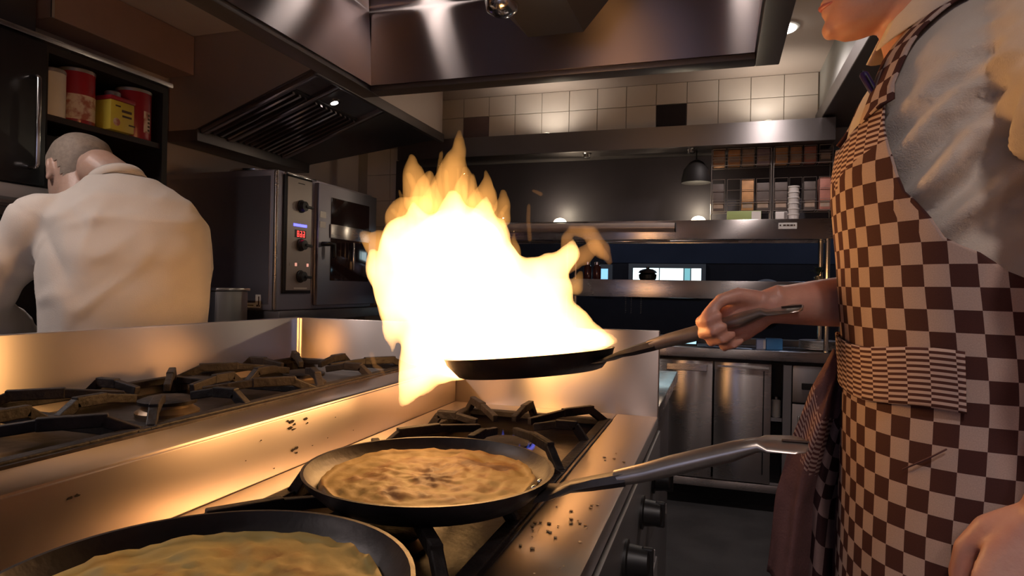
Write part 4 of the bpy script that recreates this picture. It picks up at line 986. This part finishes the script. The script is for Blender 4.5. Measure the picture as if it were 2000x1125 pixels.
def add_hand(mb, W, xl, back, side, curl=(62, 88, 50), thumb_in=.5, scale=1.0, spread=.0):
    # W wrist point, xl wrist->knuckles, back = back of the hand, side = +1 / -1 puts the thumb at +y / -y
    xl = xl.normalized(); zl = (back - xl * back.dot(xl)).normalized(); yl = zl.cross(xl) * -side
    def L(x, y, z): return W + (xl * x + yl * y + zl * z) * scale
    n = 14; rings = []
    for x, hw, ht, z in ((-.03, .027, .021, 0), (.0, .028, .019, 0), (.025, .036, .018, 0), (.055, .042, .0165, .001), (.082, .042, .014, .002), (.094, .036, .010, 0)):
        rings.append([L(x, math.copysign(abs(math.cos(2 * PI * j / n)) ** .8, math.cos(2 * PI * j / n)) * hw, z + math.sin(2 * PI * j / n) * ht) for j in range(n)])
    mb.loft(rings)
    for i, (y, kx, l3, r) in enumerate(((.030, .086, (.042, .026, .021), .0093), (.0102, .091, (.046, .029, .022), .0095), (-.0100, .088, (.042, .027, .021), .0090), (-.0290, .080, (.034, .021, .019), .0080))):
        ang = 0; p = V3((kx - .012, y, .001)); pts = [p.copy(), V3((kx, y, .001))]; p = pts[1].copy(); sp = spread * (1.5 - i)
        for l_, c in zip(l3, curl):
            ang += math.radians(c + (i - 1.5) * 3)
            p = p + V3((math.cos(ang) * l_, sp * l_, -math.sin(ang) * l_)); pts.append(p.copy())
        mb.tube([L(*q) for q in pts], [k_ * scale for k_ in (r * 1.02, r * 1.06, r, r * .93, r * .78)], 12)
    th = [(.010, .020, -.006), (.034, .040, -.014), (.062, .048, -.024 - .012 * thumb_in), (.086, .046 - .016 * thumb_in, -.034 - .016 * thumb_in), (.104, .040 - .024 * thumb_in, -.038 - .02 * thumb_in)]
    mb.tube([L(*q) for q in th], [k_ * scale for k_ in (.015, .0145, .0115, .0105, .0085)], 12)
def ring_at(tab, z, n=40, grow=0.0, e=2.35):
    cx, cy, rx, ry = lerp_table(tab, z); rx += grow; ry += grow; q = 2 / e; out = []
    for j in range(n):
        a = 2 * PI * j / n; c, s_ = math.cos(a), math.sin(a)
        out.append(V3((cx - rx * math.copysign(abs(c) ** q, c), cy - ry * math.copysign(abs(s_) ** q, s_), z)))
    return out
def torso_pt(tab, z, phi, grow=0.0, e=2.35):           # phi 0 = front (-x), positive towards -y
    cx, cy, rx, ry = lerp_table(tab, z); rx += grow; ry += grow; q = 2 / e; c, s_ = math.cos(phi), math.sin(phi)
    return V3((cx - rx * math.copysign(abs(c) ** q, c), cy - ry * math.copysign(abs(s_) ** q, s_), z))
def frange(a, b, n): return [a + (b - a) * i / (n - 1) for i in range(n)]
# ------------------------------------------------------------------ cook with the burning pan
CY = 1.03
TA = [(.40, .335, CY, .130, .190), (.80, .335, CY, .132, .192), (.95, .335, CY, .137, .197), (1.10, .325, CY, .135, .186), (1.25, .320, CY, .140, .188), (1.38, .312, CY, .142, .190), (1.46, .320, CY, .142, .188), (1.52, .328, CY, .130, .180), (1.565, .338, CY, .104, .145), (1.60, .340, CY, .070, .092), (1.63, .332, CY, .060, .068)]
ck1 = thing('person', 'cook in brown checked apron and beige jacket shaking the burning pan', 'person', (.335, CY, 0))
SHR, ELR = V3((.325, 1.215, 1.505)), V3((.43, 1.265, 1.225))
SHL, ELL = V3((.352, .838, 1.505)), V3((.392, .650, 1.245))
WR = HAND_C + HAND_X * .058 + V3((0, .020, .012))
WL = at(2055, 1015, .765)
TH1 = Matrix.Translation(V3((.232, CY, 1.598))) @ Matrix.Rotation(math.radians(-4), 4, 'Y')
body = MB()
body.loft([ring_at(TA, z, 36, -.03) for z in frange(.80, 1.59, 18)])
add_head(body, TH1)
body.tube([(.318, CY, 1.52), (.305, CY, 1.58), (.275, CY, 1.66)], [.066, .060, .058], 20)
for s in (-1, 1): body.tube([(.335, CY + s * .09, .9), (.33, CY + s * .095, .5), (.345, CY + s * .10, .10)], [.078, .055, .040], 16)
body.tube([SHR, (SHR + ELR) / 2, ELR, ELR.lerp(WR, .35), ELR.lerp(WR, .75), WR], [.052, .048, .046, .050, .038, .027], 18)
body.tube([SHL, (SHL + ELL) / 2, ELL, ELL.lerp(WL, .35), ELL.lerp(WL, .75), WL], [.052, .048, .042, .045, .034, .028], 18)
add_hand(body, WR, V3((-.86, .10, -.44)), V3((-.15, .95, .12)), -1, (58, 82, 62), .35, .9)
HLX = (at(1990, 1165, .745) - WL)
add_hand(body, WL, HLX, V3((-.15, -.95, .25)), 1, (35, 45, 30), .2)
me = remesh(body, .004, 4); bo = put('body', me, 'skin_warm', ck1)
add_hair(TH1, 'hair_dark', ck1, 1.045); add_face(TH1, ck1)
jk = MB()
jk.loft([ring_at(TA, z, 40, .0) for z in frange(.86, 1.605, 24)])
jk.tube([SHL + V3((.01, .03, .005)), SHL.lerp(ELL, .35), SHL.lerp(ELL, .7), ELL + V3((.0, .0, .02)), ELL.lerp(WL, .12)], [.080, .082, .080, .074, .062], 22)
jk.tube([SHR + V3((.01, -.03, .005)), SHR.lerp(ELR, .35), SHR.lerp(ELR, .7), ELR, ELR.lerp(WR, .10)], [.080, .076, .070, .066, .058], 22)
for s in (-1, 1): jk.ball((.345, CY + s * .125, 1.545), .066, 2, (.95, 1.25, .70))
jm = remesh(jk, .008, 6)
def folds(co, n):
    k = .0035 * noise.noise(co * 9) + .002 * noise.noise(co * 22)
    q = co - SHL; ax = (ELL - SHL).normalized(); t_ = q.dot(ax); rd = (q - ax * t_).length
    if rd < .13 and -.05 < t_ < .42: k += .0055 * math.sin(t_ * 75 + 5 * noise.noise(co * 7)) * min(1, max(0, (t_ + .05) * 6))
    d = V3((co.x - .285, co.y - .885, co.z - 1.36))          # pull folds under the armhole
    w_ = math.exp(-d.length_squared / .0085); k += .019 * w_ * math.sin((d.z * .95 - d.x * .6 + d.y * .6) * 105 + 3.0 * noise.noise(co * 9))
    w2 = math.exp(-((co.x - .30) ** 2 + (co.y - .865) ** 2) / .0035 - (co.z - 1.45) ** 2 / .006); k += .004 * w2 * math.sin(co.z * 260)
    return k
displace(jm, folds)
jo = put('jacket', jm, 'cotton_beige', ck1)
bvh = BVHTree.FromPolygons([v.co.copy() for v in jm.vertices], [p.vertices[:] for p in jm.polygons])
def over(p, off):
    loc, nor, idx, dist = bvh.find_nearest(p)
    if loc is None: return p
    if (p - loc).dot(nor) < off: return loc + nor * off
    return p
# collar: stand and two points
def collar(cx, cz, matn, parent, nm, cy=CY, rx=.068, ry=.070, T=None, gap=26, h=.045, flare=.014):
    c = MB(); n = 40; r1, r2, r3 = [], [], []
    for j in range(n + 1):
        a = math.radians(gap + (360 - 2 * gap) * j / n); f = math.cos(a)
        dz = -.030 * max(0, f) ** 1.5 + .010 * max(0, -f)
        k = .012 * max(0, f)
        r1.append(V3((cx - (rx + k) * f, cy - ry * math.sin(a), cz + dz)))
        r2.append(V3((cx - (rx * .97 + k) * f, cy - ry * .97 * math.sin(a), cz + dz + h)))
        r3.append(V3((cx - (rx * 1.04 + flare + k * 1.4) * f, cy - (ry * 1.04 + flare) * math.sin(a), cz + dz + h * .15 - .022 * max(0, f))))
    c.loft([r1, r2, [p + V3((0, 0, .004)) for p in r2], [q.lerp(p, .15) + V3((0, 0, .002)) for p, q in zip(r3, r2)], r3], False, False)
    if T is not None: c.xform(T)
    o = c.build(nm, matn, parent, True); s_ = o.modifiers.new('thickness', 'SOLIDIFY'); s_.thickness = .0025; return o
collar(.318, 1.598, 'cotton_white', ck1, 'collar', rx=.080, ry=.082, h=.058, flare=.024, gap=16)
# ---- apron
def checks(name, ca, cb_, size, rough=.85):
    m, t, b = nt(name); uv = t.nodes.new('ShaderNodeUVMap'); ch = t.nodes.new('ShaderNodeTexChecker'); ch.inputs['Scale'].default_value = 1 / size
    n = t.nodes.new('ShaderNodeTexNoise'); n.inputs['Scale'].default_value = 700; mx = t.nodes.new('ShaderNodeMixRGB'); mx.blend_type = 'MULTIPLY'; mx.inputs[0].default_value = .35
    ch.inputs['Color1'].default_value = rgba(ca); ch.inputs['Color2'].default_value = rgba(cb_)
    ad = t.nodes.new('ShaderNodeVectorMath'); ad.inputs[1].default_value = (.0003, .0003, .5 * size)
    t.links.new(uv.outputs[0], ad.inputs[0]); t.links.new(ad.outputs[0], ch.inputs['Vector']); t.links.new(uv.outputs[0], n.inputs['Vector'])
    t.links.new(ch.outputs['Color'], mx.inputs[1]); t.links.new(n.outputs['Fac'], mx.inputs[2]); t.links.new(mx.outputs[0], b.inputs['Base Color'])
    b.inputs['Roughness'].default_value = rough; b.inputs['Specular IOR Level'].default_value = .25; return m
def stripes(name, ca, cb_, size, period):
    m, t, b = nt(name); uv = t.nodes.new('ShaderNodeUVMap'); sp = t.nodes.new('ShaderNodeSeparateXYZ'); t.links.new(uv.outputs[0], sp.inputs[0])
    def mth(op, *args):
        q = t.nodes.new('ShaderNodeMath'); q.operation = op
        for i, a in enumerate(args):
            if isinstance(a, (int, float)): q.inputs[i].default_value = a
            else: t.links.new(a, q.inputs[i])
        return q.outputs[0]
    u = mth('FLOOR', mth('MULTIPLY', sp.outputs[0], 1 / size)); v = mth('MULTIPLY', sp.outputs[1], 2 * PI / period)
    s_ = mth('SINE', mth('ADD', v, mth('MULTIPLY', u, PI))); f = mth('GREATER_THAN', s_, 0.0)
    mx = t.nodes.new('ShaderNodeMixRGB'); mx.inputs[1].default_value = rgba(ca); mx.inputs[2].default_value = rgba(cb_)
    t.links.new(f, mx.inputs[0]); t.links.new(mx.outputs[0], b.inputs['Base Color']); b.inputs['Roughness'].default_value = .85; b.inputs['Specular IOR Level'].default_value = .25; return m
CKS = .0262
BR, BE = (0.085, 0.030, 0.024), (0.56, 0.41, 0.345)
checks('apron_check', BR, BE, CKS); stripes('apron_stripe', BR, BE, CKS, .0068)
checks('towel_check', (0.035, 0.012, 0.012), (0.26, 0.16, 0.14), .024); mat('towel_maroon', (0.13, 0.055, 0.050), .9, 0, .2, 40, .3, 300)
stripes('towel_stripe', (0.10, 0.035, 0.032), (0.36, 0.23, 0.19), .024, .008)
PM = [(.40, math.radians(118)), (1.08, math.radians(116)), (1.155, math.radians(102)), (1.21, math.radians(80)), (1.25, math.radians(63)), (1.33, math.radians(47)), (1.41, math.radians(37)), (1.52, math.radians(34))]
def cloth_grid(name, rows, uvs, matn, parent, thick=.002, slot=None, mats=()):
    me = bpy.data.meshes.new(name); nr, nc = len(rows), len(rows[0]); vs = [p for r in rows for p in r]
    fs = [(i * nc + j, i * nc + j + 1, (i + 1) * nc + j + 1, (i + 1) * nc + j) for i in range(nr - 1) for j in range(nc - 1)]
    me.from_pydata([tuple(v) for v in vs], [], fs); ul = me.uv_layers.new(name='UVMap'); fu = [u for r in uvs for u in r]
    for lp in me.loops: ul.data[lp.index].uv = fu[lp.vertex_index]
    me.polygons.foreach_set('use_smooth', [True] * len(me.polygons))
    me.materials.append(M[matn])
    for mm in mats: me.materials.append(M[mm])
    if slot:
        for p in me.polygons: p.material_index = slot(sum((V3((fu[k][0], fu[k][1], 0)) for k in p.vertices), V3()) / 4)
    o = put(name, me, matn, parent)
    if thick: s_ = o.modifiers.new('thickness', 'SOLIDIFY'); s_.thickness = thick; s_.offset = 1
    return o
def apron_surface(z0, z1, nz, ph0, ph1, nph, grow, wr=1.0, phi_fn=None, shear=0.0):
    rows, uvs = [], []
    for i in range(nz):
        t_ = i / (nz - 1); row, uv = [], []
        for j in range(nph):
            s_ = j / (nph - 1)
            zz_ = z0 + (z1 - z0) * t_
            pm_ = lerp_table(PM, zz_)[0] if phi_fn is None else 1
            ph = (ph0 + (ph1 - ph0) * s_) * (pm_ if phi_fn is None else 1)
            zq = zz_ + shear * t_ * abs(ph)
            p = torso_pt(TA, zq, ph, grow)
            flare = max(0, 1.08 - zq) * .06
            d = V3((p.x - .33, p.y - CY, 0)).normalized()
            w_ = (.0022 * noise.noise(V3((p.x * 8, p.y * 8, zq * 6))) + max(0, 1.10 - zq) * .022 * noise.noise(V3((ph * 2.6, zq * 1.2, 5)))) * wr
            p = p + d * (flare + w_)
            if zq > 1.0: p = over(p, grow * .6)
            row.append(p)
        # arc length from the front centre
        arc = [0.0]
        for a, b_ in zip(row, row[1:]): arc.append(arc[-1] + (b_ - a).length)
        c0 = arc[len(arc) // 2] if ph0 < 0 < ph1 and abs(ph0 + ph1) < 1e-3 else None
        for j, a in enumerate(arc):
            off = c0 if c0 is not None else 0
            uv.append((a - off, row[j].z + .004 * noise.noise(row[j] * 5)))
        rows.append(row); uvs.append(uv)
    return rows, uvs
rows, uvs = apron_surface(.42, 1.428, 84, -1, 1, 90, .012, 1.0, None, .045)
ap = cloth_grid('apron', rows, uvs, 'apron_check', ck1, .002, lambda c: 1 if c.y > 1.372 + .27 * abs(c.x) else 0, ('apron_stripe',))
ap['label'] = 'brown and cream checked apron with striped bib edge'
rows, uvs = apron_surface(1.088, 1.157, 14, math.radians(-40), math.radians(70), 50, .0185, .4, lambda z: 1)
for r in rows:
    for k, p in enumerate(r):
        f = k / len(r); p += V3((0, 0, .004 * math.sin(f * 9)))
wbnd = cloth_grid('waist_band', rows, uvs, 'apron_stripe', ck1, .002); wbnd['label'] = 'striped folded band across the apron'
pz0 = torso_pt(TA, 1.03, math.radians(66), .03)
pp = [over(torso_pt(TA, z, math.radians(a), .0175 + max(0, 1.08 - z) * .06), .016) for z, a in ((1.014, 44), (1.025, 50), (1.036, 56), (1.048, 62))]
MB().tube(pp, .0011, 6).build('pocket_edge', 'towel_maroon', ck1, True)
# straps
for sgn in (1, -1):
    pa_, ya_ = (30, 0) if sgn > 0 else (37, .03)
    ctr = [torso_pt(TA, 1.424 + .045 * math.radians(pa_), sgn * math.radians(pa_), .016)] + [V3((x, CY - sgn * (y + ya_ * (x < .3)), z)) for x, y, z in ((.245, .080, 1.53), (.275, .082, 1.585), (.320, .080, 1.62), (.372, .072, 1.615), (.412, .03, 1.60), (.416, 0, 1.597))]
    dense = []
    for a, b_ in zip(ctr, ctr[1:]):
        for q in range(6): dense.append(a.lerp(b_, q / 6))
    dense.append(ctr[-1]); rows, uvs, ln = [], [], 0
    for i, c in enumerate(dense):
        tn = (dense[min(i + 1, len(dense) - 1)] - dense[max(i - 1, 0)]).normalized(); c = over(c, .006); loc, nor, _, _ = bvh.find_nearest(c); sd = tn.cross(nor).normalized()
        if i: ln += (dense[i] - dense[i - 1]).length
        row = [over(c + sd * w_, .006) for w_ in (-.026, -.013, 0, .013, .026)]
        rows.append(row); uvs.append([(.0262 * (k - 2) * .42 * 2, ln) for k in range(5)])
    cloth_grid('apron_strap', rows, uvs, 'apron_check', ck1, .003)
# sleeve cuff of the far arm, trousers, shoes
for a, b_, r in ((ELR.lerp(WR, .06), ELR.lerp(WR, .14), .060), (ELL.lerp(WL, .08), ELL.lerp(WL, .17), .064)):
    MB().tube([a, b_], [r, r * .96], 24, cap=True).build('rolled_cuff', 'cotton_beige', ck1, True)
def legs(parent, cx, cyl_, T=None, top=.92):
    tr_ = MB()
    tr_.loft([[V3((cx + .125 * math.cos(2 * PI * j / 28), cyl_ + .178 * math.sin(2 * PI * j / 28), z)) for j in range(28)] for z in (.78, top - .04, top)])
    for s in (-1, 1): tr_.tube([(cx, cyl_ + s * .088, .84), (cx - .005, cyl_ + s * .095, .5), (cx + .015, cyl_ + s * .10, .09)], [.092, .076, .066], 20)
    me_ = remesh(tr_, .012, 6)
    if T is not None: me_.transform(T)
    put('trousers', me_, 'cloth_dark', parent)
    for s in (-1, 1):
        sh = MB(); y = cyl_ + s * .10
        sh.loft([[V3((cx + x, y + w_ * math.cos(2 * PI * j / 18), max(.0, h * (.5 + .5 * math.sin(2 * PI * j / 18))))) for j in range(18)] for x, w_, h in ((.075, .02, .05), (.065, .038, .10), (.0, .040, .11), (-.07, .044, .085), (-.14, .048, .06), (-.19, .036, .045), (-.205, .014, .03))])
        if T is not None: sh.xform(T)
        sh.build('shoe', 'shoe', parent, True)
legs(ck1, .335, CY)
# pen in the apron bib
pa, pb = at(1684, 140, .955), at(1742, 240, .945)
pen = thing('pen', 'dark blue pen clipped into the apron bib', 'pen', pb)
MB().tube([pa.lerp(pb, .06), pb], [.0058, .0050], 12).build('barrel', 'pen_blue' if 'pen_blue' in M else mat('pen_blue', (0.035, 0.018, 0.085), .3), pen, True)
MB().tube([pa, pa.lerp(pb, .05)], [.003, .0034], 10).build('button', 'black_plastic', pen, True)
MB().bar(pa.lerp(pb, .10) + V3((0, -.0065, 0)), pa.lerp(pb, .48) + V3((0, -.0065, 0)), .003, .0014, .0004).build('clip', 'black_plastic', pen)
# tea towel tucked in at the waist
tw = thing('tea_towel', 'dark maroon checked tea towel hanging from the front of the apron', 'towel', at(1640, 1000, 1.10))
def towel(name, cl, hw, nfold, amp, matn, mats=(), slot=None, dy=0):
    nr, nc = 40, 36; rows, uvs = [], []
    for i in range(nr):
        t_ = i / (nr - 1); k = t_ * (len(cl) - 1); a = int(min(k, len(cl) - 2)); f = k - a
        px = cl[a][0] + (cl[a + 1][0] - cl[a][0]) * f; py = cl[a][1] + (cl[a + 1][1] - cl[a][1]) * f; w_ = hw[a] + (hw[a + 1] - hw[a]) * f
        c = at(px, py, 1.10 + dy); row, uv = [], []
        for j in range(nc):
            s_ = j / (nc - 1) * 2 - 1
            dpt = amp * (.35 + t_) * math.sin(s_ * nfold + 1.2 * noise.noise(V3((s_ * 2, t_ * 2, dy * 9)))) + .012 * noise.noise(V3((s_ * 3, t_ * 4, 3)))
            row.append(c + V3((s_ * w_ + .25 * dpt, s_ * w_ * .35 + dpt, .008 * math.sin(s_ * nfold))))
            uv.append((s_ * (.05 + .10 * t_) + t_ * .06, -t_ * .36 + s_ * .05))
        rows.append(row); uvs.append(uv)
    return cloth_grid(name, rows, uvs, matn, tw, .002, slot, mats)
towel('towel_fold', [(1650, 692), (1628, 770), (1606, 880), (1588, 980), (1576, 1140)], [.018, .034, .048, .058, .064], 4.6, .020, 'towel_maroon', ('towel_stripe',), lambda c: 1 if -.22 < c.y < -.13 else 0, -.02)
towel('towel_body', [(1668, 690), (1664, 780), (1652, 880), (1640, 980), (1632, 1180)], [.018, .040, .062, .082, .092], 5.2, .022, 'towel_check', (), None, .015)
# ------------------------------------------------------------------ cook at the back
TB = [(.80, .06, 0, .14, .185), (1.0, .055, 0, .155, .195), (1.15, .045, 0, .165, .208), (1.28, .020, 0, .165, .210), (1.38, -.015, 0, .150, .205), (1.45, -.050, 0, .125, .170), (1.495, -.085, -.01, .095, .122), (1.53, -.115, -.03, .070, .085), (1.545, -.125, 0, .055, .060)]
THB = math.radians(-43.8); PB = V3((-1.60, 1.42, 0))
MBK = Matrix.Translation(PB) @ Matrix.Rotation(THB, 4, 'Z')
ck2 = thing('person', 'cook in white jacket seen from behind with shaved bowed head', 'person', PB)
SL2, EL2, WL2 = V3((-.03, -.215, 1.385)), V3((-.05, -.345, 1.15)), V3((-.28, -.27, 1.03))
SR2, ER2, WR2 = V3((-.05, .150, 1.375)), V3((-.18, .150, 1.15)), V3((-.34, .17, 1.03))
TH2 = Matrix.Translation(V3((-.228, -.142, 1.424))) @ Matrix.Scale(1.10, 4) @ Matrix.Rotation(math.radians(26), 4, 'Z') @ Matrix.Rotation(math.radians(-22), 4, 'Y') @ Matrix.Rotation(math.radians(-7), 4, 'X')
b2 = MB(); b2.loft([ring_at(TB, z, 36, -.03) for z in frange(.82, 1.52, 16)]); add_head(b2, TH2)
b2.tube([(-.10, -.01, 1.46), (-.14, -.045, 1.52), (-.175, -.095, 1.56)], [.066, .062, .06], 20)
for s in (-1, 1): b2.tube([(.06, s * .09, .9), (.055, s * .095, .5), (.07, s * .10, .10)], [.078, .055, .040], 16)
b2.tube([SL2, EL2, EL2.lerp(WL2, .4), WL2], [.05, .043, .044, .028], 16); b2.tube([SR2, ER2, ER2.lerp(WR2, .4), WR2], [.05, .043, .044, .028], 16)
add_hand(b2, WL2, WL2 - EL2, V3((-.2, 0, 1)), 1, (28, 36, 26), .3); add_hand(b2, WR2, WR2 - ER2, V3((-.2, 0, 1)), -1, (28, 36, 26), .3)
me = remesh(b2, .0045, 4); me.transform(MBK); put('body', me, 'skin_tan', ck2)
add_hair(MBK @ TH2, 'hair_shaved', ck2, 1.018, .165); add_face(MBK @ TH2, ck2)
j2 = MB(); j2.loft([ring_at(TB, z, 44, .0) for z in frange(.80, 1.525, 22)])
j2.tube([SL2 + V3((0, .02, 0)), SL2.lerp(EL2, .5), EL2, EL2.lerp(WL2, .5), EL2.lerp(WL2, .85)], [.082, .074, .066, .056, .050], 22)
j2.tube([SR2 + V3((0, -.02, 0)), SR2.lerp(ER2, .5), ER2, ER2.lerp(WR2, .5), ER2.lerp(WR2, .85)], [.082, .076, .068, .056, .050], 22)
jm2 = remesh(j2, .009, 12)
def folds2(co, n):
    k = .003 * noise.noise(co * 8) + .0012 * noise.noise(co * 20)
    q = co - SL2; ax = (EL2 - SL2).normalized(); t_ = q.dot(ax); rd = (q - ax * t_).length
    if rd < .12 and 0 < t_ < .35: k += .005 * math.sin(t_ * 60 + 4 * noise.noise(co * 6))
    d = V3((co.x - .10, co.y + .17, co.z - 1.30)); w_ = math.exp(-(d.y ** 2 / .006 + d.z ** 2 / .02)); k -= .010 * w_ * (1 - abs(math.sin(d.y * 30 + d.z * 16)))
    w3 = math.exp(-((co.z - 1.385 - .25 * (co.y + .05)) ** 2) / .0002 - (co.y + .08) ** 2 / .006); k += .004 * w3
    rg = noise.noise(V3((co.x * 5 + co.z * 3, co.y * 9 - co.z * 5, co.z * 4))); k += .006 * (1 - abs(rg) * 4 if abs(rg) < .25 else 0) * (.4 + .6 * math.exp(-((co.y + .16) / .12) ** 2))
    return k
displace(jm2, folds2); jm2.transform(MBK); put('jacket', jm2, 'cotton_white', ck2)
collar(-.122, 1.500, 'cotton_white', ck2, 'collar', -.035, .072, .078, MBK @ Matrix.Translation(V3((-.118, 0, 1.5))) @ Matrix.Rotation(math.radians(-24), 4, 'Y') @ Matrix.Rotation(math.radians(14), 4, 'X') @ Matrix.Translation(V3((.118, 0, -1.5))), 20, .034, .006)
legs(ck2, .06, 0, MBK, .86)
# ------------------------------------------------------------------ ceiling downlights
glow('downlight_glass', (1.0, 0.93, 0.82), 9)
dl = at(1526, 98, 3.5)
for k, (x, y, lb) in enumerate(((dl.x, dl.y, 'glowing round downlight in the ceiling beside the large hood'),
                            (-1.95, .7, 'round ceiling downlight above the cook in the white jacket'),
                            (-1.95, -.6, 'round ceiling downlight near the black cabinets behind the camera'),
                            (.80 - .42, -.25, 'round ceiling downlight behind the camera over the aisle'),
                            (.38, -1.4, 'round ceiling downlight at the near end of the kitchen'))):
    zc_ = 2.405 if x < -1.4 else ZC; d = thing('downlight', lb, 'lamp', (x, y, zc_), 'ceiling downlights')
    MB().lathe((x, y, zc_ - .012), [(.075, 0), (.085, .003), (.085, .0118)], 28).build('trim_ring', 'white_plastic', d, True, 25)
    MB().lathe((x, y, zc_ - .018), [(.068, 0), (.068, .008)], 28).build('glass', 'downlight_glass', d, True, 25)
    lamp('downlight_lamp', 'SPOT', (x, y, zc_ - .03), CEIL_POWER * (1.0 if k else .8), CEIL_COL, .06, d, None, math.radians(150), .8)
